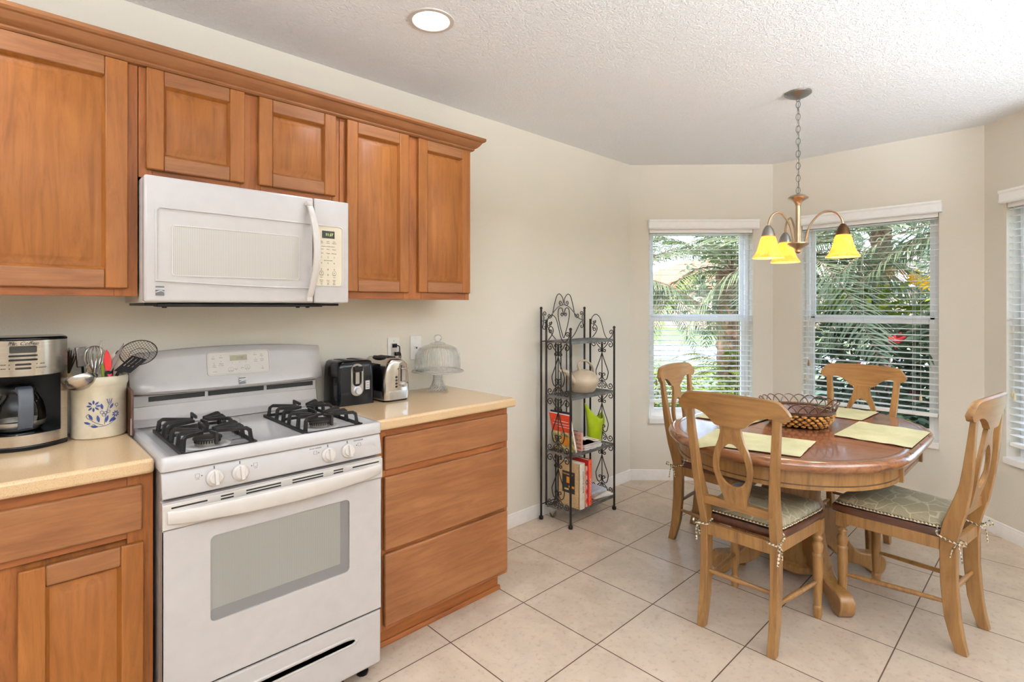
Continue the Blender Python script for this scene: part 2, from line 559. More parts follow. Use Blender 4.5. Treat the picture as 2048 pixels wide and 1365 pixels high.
mb = MB(); mb.prism([(-4.2, -6.24), (3.45, -6.24), (3.45, -2.99), (PD[0] + .05, -2.99), (4.33, -2.15), (4.33, -.77), (3.44, .12), (-4.2, .12)], -.08, 0)
struct(mb, 'floor', 'floor_tile')
mb = MB(); mb.prism([(-4.3, -6.34), (3.55, -6.34), (3.55, -3.0), (PD[0] + .1, -3.04), (4.36, -2.16), (4.36, -.76), (3.44, .15), (-4.3, .15)], H, H + .16)
struct(mb, 'ceiling', 'ceiling_paint')
mb = MB(); mb.box(-4.2, 0, 0, 3.47, .14, H); struct(mb, 'wall_left', 'wall_paint')


def wall_open(name, L, o0, o1, z0, z1, origin, rz, th=.16):
    mb = MB()
    mb.box(0, 0, 0, o0, th, H); mb.box(o1, 0, 0, L, th, H); mb.box(o0, 0, 0, o1, th, z0); mb.box(o0, 0, z1, o1, th, H)
    return struct(mb, name, 'wall_paint', loc=(origin[0], origin[1], 0), rz=rz)


def base_profile(L, a=0.0, b=0.0):
    mb = MB()
    mb.prism([(0, 0), (-.014, 0), (-.014, .050), (-.011, .056), (-.011, .066), (-.006, .073), (-.006, .080), (0, .086)], a, L - b, 'yz')
    return mb


def window_set(num, wname, bname, origin, rz, L, o0, o1):
    z0, z1 = .495, 2.085
    wall_open(wname, L, o0, o1, z0, z1, origin, rz)
    struct(base_profile(L), bname, 'trim_white', loc=(origin[0], origin[1], 0), rz=rz)
    w = thing('window_%d' % num, None, None, (origin[0], origin[1], 0), rz, kind='structure')
    mb = MB(); y0, y1 = .082, .15; f = .034
    mb.box(o0, y0, z0, o0 + f, y1, z1); mb.box(o1 - f, y0, z0, o1, y1, z1); mb.box(o0 + f, y0, z1 - f, o1 - f, y1, z1); mb.box(o0 + f, y0, z0, o1 - f, y1, z0 + .045)
    mb.build('window_frame', 'window_vinyl', w, bevel=.004)
    mb = MB(); a, b = o0 + f, o1 - f; zm = 1.335; s = .03    # upper sash behind, lower sash in front
    mb.box(a, .115, zm - .01, a + s, .14, z1 - f); mb.box(b - s, .115, zm - .01, b, .14, z1 - f); mb.box(a + s, .115, z1 - f - s, b - s, .14, z1 - f); mb.box(a, .115, zm - .012, b, .14, zm + .026)
    mb.build('upper_sash', 'window_vinyl', w, bevel=.003)
    mb = MB(); zb = z0 + .045
    mb.box(a, .088, zb, a + s, .113, zm); mb.box(b - s, .088, zb, b, .113, zm); mb.box(a + s, .088, zb, b - s, .113, zb + .035); mb.box(a + s, .084, zm - .034, b - s, .113, zm)
    mb.build('lower_sash', 'window_vinyl', w, bevel=.003)
    mb = MB()
    for q in (.18, .74):
        x = a + (b - a) * q; mb.box(x - .03, .070, zm - .002, x + .03, .09, zm + .012); mb.cyl((x, .074, zm + .012), (x, .074, zm + .018), .009)
    mb.build('latch', 'window_vinyl', w)
    mb = MB(); mb.box(a + s, .126, zm + .026, b - s, .129, z1 - f - s); mb.build('upper_pane', 'window_glass', w)
    mb = MB(); mb.box(a + s, .099, zb + .035, b - s, .102, zm - .034); mb.build('lower_pane', 'window_glass', w)
    mb = MB(); mb.box(o0 - .002, -.022, z0 - .03, o1 + .002, .09, z0 + .012); mb.build('window_sill', 'trim_white', w, bevel=.004)
    # blind
    lab = {1: 'white slatted blind on the left window, behind the chair by the wire rack', 2: 'white slatted blind on the middle window, behind the hanging lamp',
           3: 'white slatted blind cut off at the right edge of the picture'}[num]
    bl = thing('window_blind', lab, 'blind', (origin[0], origin[1], 0), rz, 'white window blinds in the bay')
    mb = MB()
    pr = [(-.004, 2.058), (-.040, 2.058), (-.046, 2.066), (-.040, 2.076), (-.040, 2.112), (-.048, 2.122), (-.048, 2.134), (-.004, 2.134)]
    mb.prism(pr, o0 - .008, o1 + .034 if num == 1 else o1 + .02, 'yz')
    mb.box(o0 + .004, .004, 2.03, o1 - .004, .06, 2.08)
    mb.build('valance', 'blind_white', bl, bevel=.002)
    mb = MB(); zb = {1: .645, 2: .685, 3: .585}[num]
    z = 2.02
    tilt = R(3)
    while z > zb + .03:
        c, sn = math.cos(tilt) * .0235, math.sin(tilt) * .0235
        mb.add([(o0 + .006, .036 - c, z - sn), (o1 - .006, .036 - c, z - sn), (o1 - .006, .036 + c, z + sn), (o0 + .006, .036 + c, z + sn),
                (o0 + .006, .036 - c, z - sn + .003), (o1 - .006, .036 - c, z - sn + .003), (o1 - .006, .036 + c, z + sn + .003), (o0 + .006, .036 + c, z + sn + .003)],
               [(3, 2, 1, 0), (4, 5, 6, 7), (0, 1, 5, 4), (1, 2, 6, 5), (2, 3, 7, 6), (3, 0, 4, 7)])
        z -= .0418
    mb.build('slats', 'blind_white', bl)
    mb = MB(); mb.box(o0 + .006, .012, zb - .012, o1 - .006, .060, zb + .012); mb.build('bottom_rail', 'blind_white', bl, bevel=.003)
    mb = MB()
    for q in ((.115, .50, .865) if num != 2 else (.09, .47, .83)):
        x = o0 + (o1 - o0) * q
        for yy in (.0115, .0605): mb.tube([(x, yy, zb), (x, yy, 2.05)], .0009, 4)
        mb.tube([(x + .012, .036, zb), (x + .012, .036, 2.05)], .0008, 4)
    mb.build('ladder_cord', 'cord_white', bl)
    pulls = {1: [(.075, .80, 'tassel_wood'), (.105, .83, 'tassel_wood'), (.925, .70, 'tassel_clear')], 2: [(.06, .985, 'tassel_wood'), (.045, .86, 'tassel_clear'), (.885, .80, 'tassel_clear')], 3: [(.045, .90, 'tassel_clear'), (.055, .88, 'tassel_clear')]}[num]
    for q, zt, m in pulls:
        x = o0 + (o1 - o0) * q; mb = MB(); mb.mat = 0
        mb.tube([(x, .004, zt), (x, .006, 2.04)], .0011, 5, m=0)
        mb.lathe([(.002, .022), (.005, .018), (.005, .010), (.008, -.004), (.009, -.02), (.006, -.024)], (x, .004, zt), 10, 1)
        mb.build('pull_cord', ['cord_white', m], bl)


window_set(1, 'wall_bay_left', 'baseboard_bay_left', PA, R(-45), 1.1637, .154, 1.005)
window_set(2, 'wall_bay_center', 'baseboard_bay_center', PB, R(-90), 1.2965, .216, 1.067)
window_set(3, 'wall_bay_right', 'baseboard_bay_right', PC, R(-135), 1.1668, .155, 1.006)
struct(base_profile(PA[0] - 1.49), 'baseboard_left', 'trim_white', loc=(1.49, 0, 0))
# the rest of the room, behind and beside the viewer
mb = MB(); mb.box(3.20, -3.084, 0, PD[0] + .06, -2.9443, H); struct(mb, 'wall_right', 'wall_paint')
mb = MB(); mb.box(3.31, -6.1, 0, 3.45, -3.084, H); struct(mb, 'wall_return', 'wall_paint')
mb = MB(); mb.box(-4.2, -6.24, 0, 3.45, -6.1, H); struct(mb, 'wall_side', 'wall_paint')
mb = MB(); mb.box(-4.2, -6.1, 0, -4.06, 0, H); struct(mb, 'wall_rear', 'wall_paint')

# ================================================================ ceiling lamps
def downlight(x, y, label, e=24):
    d = thing('recessed_downlight', label, 'ceiling light', (x, y, H), group='recessed ceiling lights')
    mb = MB(); mb.lathe([(.072, .03), (.072, -.001), (.076, -.005), (.092, -.004), (.094, .001)], (0, 0, 0), 32, caps=False); mb.build('trim_ring', 'plastic_white', d)
    mb = MB(); mb.lathe([(.0001, -.004), (.04, -.005), (.072, -.0015), (.0719, .0), (.0001, .0)], (0, 0, 0), 32, caps=False); mb.build('lens', 'downlight_lens', d)
    lamp('downlight_lamp', 'AREA', (x, y, H - .012), (0, 0, 0), e, (.78, .88, 1), shape='DISK', size=.13, spread=R(150))


downlight(.925, -.69, 'glowing recessed downlight in the textured ceiling above the counter', 4.5)
for x, y in ((-.62, -.70),):
    downlight(x, y, 'recessed downlight in the kitchen ceiling outside the picture', 9)


def fill_uplight(x, y, label, e):  # unseen uplight added to brighten the room off the ceiling
    o = thing('added_fill_lamp', label, 'floor lamp', (x, y, 0), group='floor lamps in the living area')
    mb = MB(); mb.lathe([(.0001, 0), (.14, 0), (.145, .012), (.05, .028), (.016, .04), (.013, .05), (.013, 1.66), (.0001, 1.66)], n=28, caps=False); mb.build('pole', 'nickel_grey', o)
    mb = MB(); mb.lathe([(.02, 1.65), (.07, 1.675), (.13, 1.72), (.175, 1.79), (.168, 1.79), (.12, 1.73), (.06, 1.69), (.0001, 1.68)], n=36, caps=False); mb.build('bowl_shade', 'plastic_white', o)
    lamp('fill_light', 'AREA', (x, y, 1.775), (PI, 0, 0), e, (.83, .92, 1), shape='DISK', size=.26)


fill_uplight(2.30, -3.85, 'upright floor lamp in the living area right of the viewer, by the bay', 120)
fill_uplight(.2, -4.3, 'upright floor lamp in the living area straight behind the viewer', 190)
fill_uplight(-1.7, -3.2, 'upright floor lamp in the living area left of the viewer', 150)
# ================================================================ cabinets and counters
def panel_door(x0, z0, x1, z1, yf, parent, name='door', th=.02, grain='upright', rail=.058):
    """raised-panel door whose front face is at y=yf, the room is towards -y"""
    W = 'maple_upright'; L = 'maple_level'
    mb = MB(); b = yf + th; e = .004
    a, c, d, g = x0, x1, z0, z1
    mb.mat = 0
    mb.box(a, yf, d, a + rail, b, g, 0); mb.box(c - rail, yf, d, c, b, g, 0)
    mb.box(a + rail, yf, g - rail, c - rail, b, g, 1); mb.box(a + rail, yf, d, c - rail, b, d + rail, 1)
    o = mb.build(name, [W, L], parent, bevel=.004, seg=2)
    mb = MB(); i0, i1, k0, k1 = a + rail, c - rail, d + rail, g - rail; s = .034
    # sticking bead, then the raised field
    r0 = [(i0, yf + .002, k0), (i1, yf + .002, k0), (i1, yf + .002, k1), (i0, yf + .002, k1)]
    r1 = [(i0 + .008, yf + .0155, k0 + .008), (i1 - .008, yf + .0155, k0 + .008), (i1 - .008, yf + .0155, k1 - .008), (i0 + .008, yf + .0155, k1 - .008)]
    r2 = [(i0 + .012, yf + .0155, k0 + .012), (i1 - .012, yf + .0155, k0 + .012), (i1 - .012, yf + .0155, k1 - .012), (i0 + .012, yf + .0155, k1 - .012)]
    r3 = [(i0 + s, yf + .003, k0 + s), (i1 - s, yf + .003, k0 + s), (i1 - s, yf + .003, k1 - s), (i0 + s, yf + .003, k1 - s)]
    r4 = [(i0 + s + .002, yf + .002, k0 + s + .002), (i1 - s - .002, yf + .002, k0 + s + .002), (i1 - s - .002, yf + .002, k1 - s - .002), (i0 + s + .002, yf + .002, k1 - s - .002)]
    rb = [(x, b - .002, z) for x, y, z in r0]
    mb.loft([rb, r0, r1, r2, r3, r4], True, True, 0, False)
    p = mb.build('raised_panel', [W], o)
    return o




def slab_drawer(x0, z0, x1, z1, yf, parent, th=.02):
    mb = MB(); mb.box(x0, yf, z0, x1, yf + th, z1)
    return mb.build('drawer_front', 'maple_level', parent, bevel=.006, seg=3)


def carcass(x0, z0, x1, z1, y, parent, stiles, rails, name='cabinet_body', back=-.001):
    """closed box behind the face frame; stiles (x0,x1) and rails (z0,z1) of the frame at y..y+.02"""
    mb = MB(); mb.box(x0 + .001, y + .02, z0 + .012, x1 - .001, back, z1 - .001, 0)
    mb.build(name, ['maple_frame'], parent)
    mb = MB()
    for a, b in stiles: mb.box(a, y, z0, b, y + .021, z1, 0)
    for a, b, c, d in rails: mb.box(c, y + .0004, a, d, y + .0206, b, 1)
    mb.build('face_frame', ['maple_frame', 'maple_frame_level'], parent, bevel=.0015)


UY, UD = -.29, -.31       # upper face frame and door faces
UZ, UT = 1.46, 2.262
u = thing('wall_cabinet', 'tall wall cabinet above the coffee maker, cut off by the left edge', 'cabinet', (0, 0, 0), group='maple wall cabinets')
carcass(-.78, UZ, -.001, UT, UY, u, [(-.78, -.74), (-.066, -.001)], [(UZ, UZ + .045, -.74, -.066), (UT - .045, UT, -.74, -.066)])
panel_door(-.755, 1.486, -.030, 2.244, UD, u, rail=.062)
u = thing('wall_cabinet', 'short two-door wall cabinet above the white microwave', 'cabinet', (0, 0, 0), group='maple wall cabinets')
carcass(.001, 1.868, .722, UT, UY, u, [(.001, .04), (.322, .396), (.69, .722)], [(1.868, 1.915, .04, .322), (1.868, 1.915, .396, .69), (UT - .05, UT, .04, .322), (UT - .05, UT, .396, .69)])
panel_door(.021, 1.897, .334, 2.244, UD, u, rail=.052)
panel_door(.385, 1.899, .701, 2.244, UD, u, rail=.052)
u = thing('wall_cabinet', 'two-door wall cabinet right of the microwave, ending the run', 'cabinet', (0, 0, 0), group='maple wall cabinets')
carcass(.724, UZ, 1.4483, UT, UY, u, [(.724, .77), (1.045, 1.145), (1.42, 1.4483)], [(UZ, UZ + .05, .77, 1.045), (UZ, UZ + .05, 1.145, 1.42), (UT - .05, UT, .77, 1.045), (UT - .05, UT, 1.145, 1.42)])
panel_door(.7506, 1.4915, 1.0678, 2.244, UD, u, rail=.052)
panel_door(1.1216, 1.4945, 1.4432, 2.244, UD, u, rail=.052)
# crown along the tops
mb = MB()
prof = [(UY + .004, 2.243), (UY - .016, 2.246), (UY - .022, 2.252), (UY - .022, 2.258), (UY - .030, 2.262), (UY - .042, 2.274), (UY - .050, 2.286), (UY - .052, 2.290), (UY - .060, 2.293), (UY - .066, 2.300), (UY - .066, 2.312), (UY + .004, 2.312)]
ring = []
x1 = 1.4483
mb.loft([[(-.78, y, z) for y, z in prof], [(x1 + (UY - y), y, z) for y, z in prof], [(x1 + (UY - y), -.002, z) for y, z in prof]], True, True, 0, False)
tag(mb.build('crown_moulding', 'maple_level', None, sharp=25), 'reddish maple crown moulding along the tops of the wall cabinets', 'moulding')

# base cabinets
BY, BD = -.547, -.566
b = thing('base_cabinet', 'base cabinet under the coffee maker with one drawer and a raised-panel door', 'cabinet', group='maple base cabinets')
carcass(-.80, .09, -.001, .927, BY, b, [(-.80, -.74), (-.066, -.001)], [(.09, .14, -.74, -.066), (.735, .762, -.74, -.066), (.885, .927, -.74, -.066)])
slab_drawer(-.62, .757, -.030, .893, BD, b)
panel_door(-.304, .118, -.027, .722, BD, b, rail=.056)
mb = MB(); mb.box(-.80, -.49, 0, -.001, -.001, .10); mb.build('toe_kick', 'maple_frame_level', b)
b = thing('base_cabinet', 'three-drawer base cabinet right of the white range', 'cabinet', group='maple base cabinets')
carcass(.732, .098, 1.484, .927, BY, b, [(.732, .80), (1.462, 1.484)], [(.098, .13, .80, 1.462), (.41, .44, .80, 1.462), (.725, .765, .80, 1.462), (.885, .927, .80, 1.462)])
slab_drawer(.786, .7584, 1.472, .8955, BD, b); slab_drawer(.786, .430, 1.472, .7295, BD, b); slab_drawer(.786, .1196, 1.472, .4146, BD, b)
mb = MB(); mb.box(.732, -.492, 0, 1.472, -.001, .099); mb.box(.732, -.505, 0, 1.478, -.492, .022, 0); mb.build('toe_kick', 'maple_frame_level', b, bevel=.003)

# counters
CZ = .971
mb = MB(); mb.box(-.86, -.587, .927, -.004, -.001, CZ)
tag(mb.build('countertop', 'counter_stone', None, bevel=.010, seg=3), 'beige speckled countertop under the coffee maker and crock, left of the range', 'countertop', 'beige countertops')
mb = MB(); mb.box(.730, -.587, .927, 1.511, -.001, CZ)
tag(mb.build('countertop', 'counter_stone', None, bevel=.010, seg=3), 'beige speckled countertop carrying the two toasters, right of the range', 'countertop', 'beige countertops')
# ================================================================ gas range
RY = -.651
rg = thing('gas_range', 'white freestanding gas range with four burners between the base cabinets', 'stove')
X0, X1 = 0.003, .7215
mb = MB(); mb.box(X0 + .006, -.615, .055, X1 - .006, -.035, .925); mb.build('range_body', 'enamel_white', rg, bevel=.004)
for x in (.05, .675):
    mb = MB(); mb.lathe([(.022, 0), (.024, .012), (.016, .016), (.014, .06)], (x, -.585, 0), 10); mb.build('foot', 'black_plastic', rg)
# storage drawer with a pressed pull
mb = MB(); xa, xb, za, zb = X0, X1, .052, .257
mb.box(xa, RY + .004, za, xb, -.61, zb)
mb.build('storage_drawer', 'enamel_white', rg, bevel=.008, seg=3)
mb = MB()
hp = [(.10, .196), (.13, .206), (.59, .206), (.622, .196), (.63, .180), (.618, .166), (.09, .166), (.092, .180)]
o1 = [(x, RY + .0035, z) for x, z in hp]; cx, cz = .36, .183
mb.loft([o1, [(cx + (x - cx) * .97, RY + .0005, cz + (z - cz) * .8) for x, _, z in o1], [(cx + (x - cx) * .94, RY + .0035, cz + (z - cz) * .45) for x, _, z in o1]], True, True, 0, True)
mb.build('drawer_pull', 'enamel_white', rg)
# oven door
mb = MB(); dz0, dz1 = .264, .848
win = roundrect(.1295, .4495, .589, .716, .016, 4)
n = len(win)
def outer_rect(poly, a, b, c, d):
    """point on the rectangle border in the same direction as each poly point"""
    cx, cz = (a + c) / 2, (b + d) / 2; out = []
    mx, mz = (poly[0][0] + poly[len(poly) // 2][0]) / 2, (poly[0][1] + poly[len(poly) // 2][1]) / 2
    q = len(poly) // 4; cor = [(c, d), (a, d), (a, b), (c, b)]
    for i in range(len(poly)): out.append(cor[min(i // q, 3)])
    return out
out = outer_rect(win, X0, dz0, X1, .765)
vs = [(x, RY, z) for x, z in out] + [(x, RY, z) for x, z in win] + [(x, RY + .012, z) for x, z in win]
fs = []
for i in range(n):
    j = (i + 1) % n
    if out[i] == out[j]: fs.append((i, n + j, n + i))
    else: fs.append((i, j, n + j, n + i))
    fs.append((n + i, n + j, 2 * n + j, 2 * n + i))
mb.add(vs, fs, 0)
mb.box(X0, RY + .002, .765, X1, RY + .03, dz1)
mb.box(X0, RY + .013, dz0, X1, -.612, .77)
for a, b, c, d in ((X0, RY, X0 + .003, .77), (X1 - .003, RY, X1, .77)): mb.box(a, b, dz0, c, RY + .02, d)
mb.box(X0, RY, dz0, X1, RY + .02, dz0 + .003)
od = mb.build('oven_door', 'enamel_white', rg)
mb = MB(); mb.prism(win, RY + .006, RY + .012, 'xz', 0)
mb.prism(roundrect(.1295, .4495, .589, .486, .012), RY + .0055, RY + .0062, 'xz', 1); mb.prism(roundrect(.556, .4495, .589, .716, .012), RY + .0054, RY + .0062, 'xz', 1)
mb.build('door_window', ['oven_window', 'oven_window_edge'], od)
mb = MB()     # curved bar handle across the door top
N = 24; rings = []
for i in range(N + 1):
    t = i / N; x = X0 + .012 + (X1 - X0 - .020) * t
    b = 1 - (2 * t - 1) ** 2; y = RY - .012 - .040 * b ** .7
    zt = .823 + .004 * b; zb = .786 - .010 * b
    rings.append([(x, y + .02, zb), (x, y + .003, zb), (x, y, zb + .004), (x, y, zt - .004), (x, y + .003, zt), (x, y + .022, zt)])
mb.loft(rings, True, True, 0, True)
mb.box(X0, RY - .006, .770, X1, RY + .004, .842)
mb.build('oven_handle', 'plastic_white', od, bevel=.001, sharp=50)
mb = MB()
for a, b, k in ((.025, .120, 0), (.157, .194, 2), (.231, .340, 2), (.378, .486, 2), (.5245, .561, 2), (.598, .706, 0)):
    if k == 0: mb.box(a, RY - .0065, .829, b, RY - .005, .834)
    else:
        for z in (.8235, .8325): mb.box(a, RY - .0065, z, b, RY - .005, z + .0045)
mb.build('vent_slots', 'gap_dark', od)
# knob panel
mb = MB(); mb.prism([(RY + .03, .855), (RY, .858), (RY - .001, .866), (RY + .012, .928), (RY + .016, .934), (RY + .03, .936)], X0, X1, 'yz')
mb.build('knob_panel', 'enamel_white', rg, bevel=.003)
for x, dot in ((.1429, -1), (.2168, 1), (.5105, -1), (.5852, 1)):
    kn = MB(); c = (x, RY - .001, .889)
    kn.M = Matrix.Translation((x, RY + .004, .893)) @ Matrix.Rotation(R(90 - 11), 4, 'X')
    kn.lathe([(.0255, 0), (.0255, .004), (.024, .008), (.021, .011), (.0195, .012), (.019, .018), (.017, .021), (.0001, .021)], n=28)
    kn.box(-.0055, -.021, .010, .0055, .021, .030)
    ko = kn.build('knob', 'plastic_white', rg, bevel=.0015)
    mk = MB(); mk.M = kn.M; mk.box(-.0015, .0275, -.001, .0015, .0365, -.0002); mk.build('pointer_mark', 'ink_dark', ko); mk = MB(); mk.M = kn.M
    mk.box(dot * .035 - .0015, .013, -.001, dot * .035 + .0015, .016, -.0002)
    for k in range(4): mk.ringprism(roundrect(dot * .047 - .006, .010, dot * .047 + .006, .022, .001, 1), roundrect(dot * .047 - .0055, .0105, dot * .047 + .0055, .0215, .001, 1), -.001, -.0003, 'xy') if k == 0 else None
    if x > .4: text_into(mk, 'FRONT BURNER' if dot < 0 else 'REAR BURNER', .006, Matrix.Translation((dot * .045, .031, -.001)))
    else: text_into(mk, 'LITE', .005, Matrix.Translation((dot * .047, .006, -.001)))
    mk.M = kn.M
    # text was added already transformed by the matrix of mk
    mk.build('dial_lettering', 'ink_dark', ko)
# cooktop: a raised rim round a slightly sunken deck
CT = .979
mb = MB(); yb = -.085
rim = [roundrect(X0 - .002, RY + .004, X1 + .003, yb, .012, 3), roundrect(X0 - .002, RY + .004, X1 + .003, yb, .012, 3), roundrect(X0 + .002, RY + .008, X1 - .001, yb - .002, .012, 3), roundrect(X0 + .018, RY + .024, X1 - .018, yb - .012, .012, 3), roundrect(X0 + .030, RY + .036, X1 - .030, yb - .02, .012, 3)]
zz = [.938, CT - .004, CT, CT, CT - .007]
mb.loft([[(x, y, z) for x, y in q] for q, z in zip(rim, zz)], True, True, 0, True)
mb.build('cooktop', 'enamel_white', rg, sharp=60)
D0 = CT - .007
for cx in (.165, .545):
    gx0, gx1, gy0, gy1 = cx - .105, cx + .105, -.628, -.205
    g = MB()
    for x in (gx0, gx1): g.box(x - .004, gy0, D0, x + .004, gy1, D0 + .012)
    for y in (gy0, (gy0 + gy1) / 2, gy1): g.box(gx0, y - .004, D0 + (.018 if y not in (gy0, gy1) else 0), gx1, y + .004, D0 + (.028 if y not in (gy0, gy1) else .010))
    for bx, by in ((cx - .012, -.525), (cx + .012, -.315)):
        ht = D0 + .058
        for dx, dy in ((-1, -.62), (-1, -.05), (-1, .62), (1, -.62), (1, .05), (1, .62)):
            ex = gx0 if dx < 0 else gx1; ey = by + dy * .13
            tx, ty = bx + dx * .020, by + dy * .035
            # each finger rises from the side bar, bends and reaches in towards the burner
            pts = [(ex, ey, D0 + .004), (ex + (bx - ex) * .05, ey + (by - ey) * .05, ht - .012), (ex + (bx - ex) * .16, ey + (by - ey) * .14, ht - .002), (tx, ty, ht - .006)]
            rings = []
            for i, p in enumerate(pts):
                h = [.013, .014, .006, .0055][i]; w = [.0055, .0055, .005, .004][i]
                d = Vector((tx - ex, ty - ey, 0)).normalized(); s = Vector((-d.y, d.x, 0)) * w
                if i < 1: up = d * h; base = Vector(p)
                elif i == 1: up = (d * .7 + Vector((0, 0, -.5))) * h; base = Vector(p)
                else: up = Vector((0, 0, -2 * h)); base = Vector(p)
                a = base; bq = base + up
                rings.append([tuple(a - s), tuple(a + s), tuple(bq + s), tuple(bq - s)])
            g.loft(rings, True, True, 0, False)
        for y0 in (-1, 1): 
            ey = by + y0 * .105; ty = by + y0 * .035
            g.loft([[(bx - .004, ey, D0 + .02), (bx + .004, ey, D0 + .02), (bx + .004, ey - y0 * .014, D0 + .02), (bx - .004, ey - y0 * .014, D0 + .02)], [(bx - .004, ey, ht), (bx + .004, ey, ht), (bx + .004, ey - y0 * .014, ht - .012), (bx - .004, ey - y0 * .014, ht - .012)], [(bx - .004, ty, ht - .004), (bx + .004, ty, ht - .004), (bx + .004, ty, ht - .014), (bx - .004, ty, ht - .014)]], True, True, 0, False)
    g.build('burner_grate', 'cast_iron', rg, bevel=.0015)
    for by, r in ((-.525, .040), (-.315, .032)):
        bx = cx - .012 if by < -.4 else cx + .012
        q = MB(); q.lathe([(.07, -.001), (.066, .0015), (.046, .002), (.044, .001)], (bx, by, D0), 28, 2)
        q.lathe([(r * .92, 0), (r * .92, .020), (r * .8, .021)], (bx, by, D0), 30, 0)
        for k in range(30):
            a = 2 * PI * k / 30; q.tube([(bx + math.cos(a) * r * .92, by + math.sin(a) * r * .92, D0 + .010), (bx + math.cos(a) * r * .93, by + math.sin(a) * r * .93, D0 + .019)], .0022, 4, m=1)
        bo = q.build('burner_head', ['burner_head', 'burner_cap', 'enamel_white'], rg)
        q = MB(); q.lathe([(r * 1.06, .020), (r * 1.08, .023), (r * 1.04, .027), (r * .5, .029), (.0001, .029)], (bx, by, D0), 28); q.build('burner_cap', 'burner_cap', bo)
# backguard
mb = MB()
mb.box(X0 + .012, -.075, .93, X1 - .008, -.02, 1.09)
mb.prism([(-.085, .972), (-.115, .976), (-.085, 1.0), (-.076, 1.05), (-.076, .97)], X0 + .006, X1 - .006, 'yz', smooth=False)
mb.build('backguard', 'enamel_white', rg, bevel=.004)
mb = MB(); N = 20; rings = []
for i in range(N + 1):          # hood of the backguard: top edge arcs, bottom edge sweeps out
    t = i / N; x = X0 + .004 + (X1 - X0 + .014) * t; e = abs(2 * t - 1); ztop = 1.262 - .020 * e ** 2.2; zb = 1.090 + .006 * e ** 2
    k = .75 if i in (0, N) else 1.0
    rings.append([(x, -.022, zb), (x, -.098 * k - .0, zb), (x, -.106 * k, zb + .010), (x, -.100 * k, zb + .035), (x, -.086 * k, zb + .06), (x, -.072 * k, ztop - .03), (x, -.062 * k, ztop - .006), (x, -.052 * k, ztop), (x, -.022, ztop)])
mb.loft(rings, True, True, 0, True)
bh = mb.build('backguard_hood', 'enamel_white', rg, sharp=50)
mb = MB()
for a, b in ((.065, .255), (.267, .482), (.494, .698)): mb.box(a, -.0762, 1.064, b, -.074, 1.083)
mb.build('backguard_vent', 'gap_dark', rg)
# console on the hood (tilted plate)
def hood(x, z, d=0.0):
    f = (z - 1.15) / (1.232 - 1.15); y = -.086 + f * .014
    return (x, y - d, z)
TM = Matrix.Translation((.383, -.079, 1.190)) @ Matrix.Rotation(R(90 - 9.7), 4, 'X')
mb = MB(); mb.M = TM; pl = roundrect(-.118, -.044, .118, .047, .012)
mb.ringprism(roundrect(-.122, -.048, .122, .051, .014), pl, .000, .0055, 'xy'); mb.prism(pl, .000, .0030, 'xy', 0)
co_ = mb.build('console', 'plastic_white', bh, bevel=.001)
mb = MB(); mb.M = TM; mb.box(-.036, .010, .002, .030, .033, .0040); dp = mb.build('display', 'display_olive', co_)
mb = MB()
text_into(mb, '10:50', .017, TM @ Matrix.Translation((.0, .0205, .0042)), sx=.8); mb.build('digits', 'ink_grey', dp)
mb = MB(); T = lambda s, x, y, z=.0062: text_into(mb, s, z, TM @ Matrix.Translation((x, y, .0031)))
for s, x, y in (('Bake', -.098, .022), ('Broil', -.070, .025), ('Self', -.096, -.004), ('Clean', -.096, -.011), ('Warm', -.070, .000), ('& Hold', -.070, -.007), ('Timer', .062, .030), ('Set', .088, .031), ('Clock', .088, .024), ('Cook', .064, .008), ('Time', .064, .001), ('Delay', .090, .010), ('Start', .090, .003), ('Oven', -.094, -.031), ('START', -.034, -.032), ('STOP', .030, -.027), ('Light', .091, -.030)): T(s, x, y)
for x, y in ((-.098, .030), (-.070, .033), (-.096, .004), (-.070, .009), (.062, .037), (.064, .015), (.090, .018), (-.034, -.024), (.030, -.019), (.091, -.022), (-.028, .001), (.0, .002), (.024, .003)):
    mb.M = TM; mb.lathe([(.0014, .003), (.0014, .0034), (.0001, .0034)], (x, y, 0), 8); mb.M = None
for x, y in ((-.034, -.027), (.030, -.022)):
    mb.M = TM; c = [(x + .011 * math.cos(2 * PI * k / 20), y + .011 * math.sin(2 * PI * k / 20)) for k in range(20)]; mb.ringprism(c, [(x + (p - x) * .94, y + (q - y) * .94) for p, q in c], .003, .0033, 'xy')
    mb.M = None
for x, y, s in ((-.014, -.026, -1), (.010, -.022, 1)):
    mb.M = TM; mb.tube([(x - .005, y - .003 * s, .0033), (x, y + .003 * s, .0033), (x + .005, y - .003 * s, .0033)], .0008, 5); mb.M = None
mb.build('console_lettering', 'ink_grey', co_)


def badge(M, w, h, parent):
    """square brand badge: name band over a wave"""
    mb = MB(); mb.M = M
    mb.prism(roundrect(-w / 2, -h / 2, w / 2, h / 2, w * .06, 2), 0, .0012, 'xy', 0)
    mb.prism([(-w / 2, h * .12), (w / 2, h * .12), (w / 2, h * .32), (-w / 2, h * .32)], .0011, .0016, 'xy', 1)
    top = [(-w / 2 + w * t, -h * .10 + h * .18 * math.sin(PI * (t ** 1.3)) - .02 * h) for t in [i / 10 for i in range(11)]]
    mb.prism(top + [(x, y - h * (.10 - .07 * abs(x / w + .1))) for x, y in reversed(top)], .0011, .0016, 'xy', 1)
    mb.M = None
    text_into(mb, 'Kenmore', h * .17, M @ Matrix.Translation((0, h * .22, .0018)), 0)
    return mb.build('badge', ['badge_grey', 'label_silver'], parent)


badge(Matrix.Translation((.387, -.1065, 1.117)) @ Matrix.Rotation(R(90 - 8), 4, 'X'), .025, .026, bh)

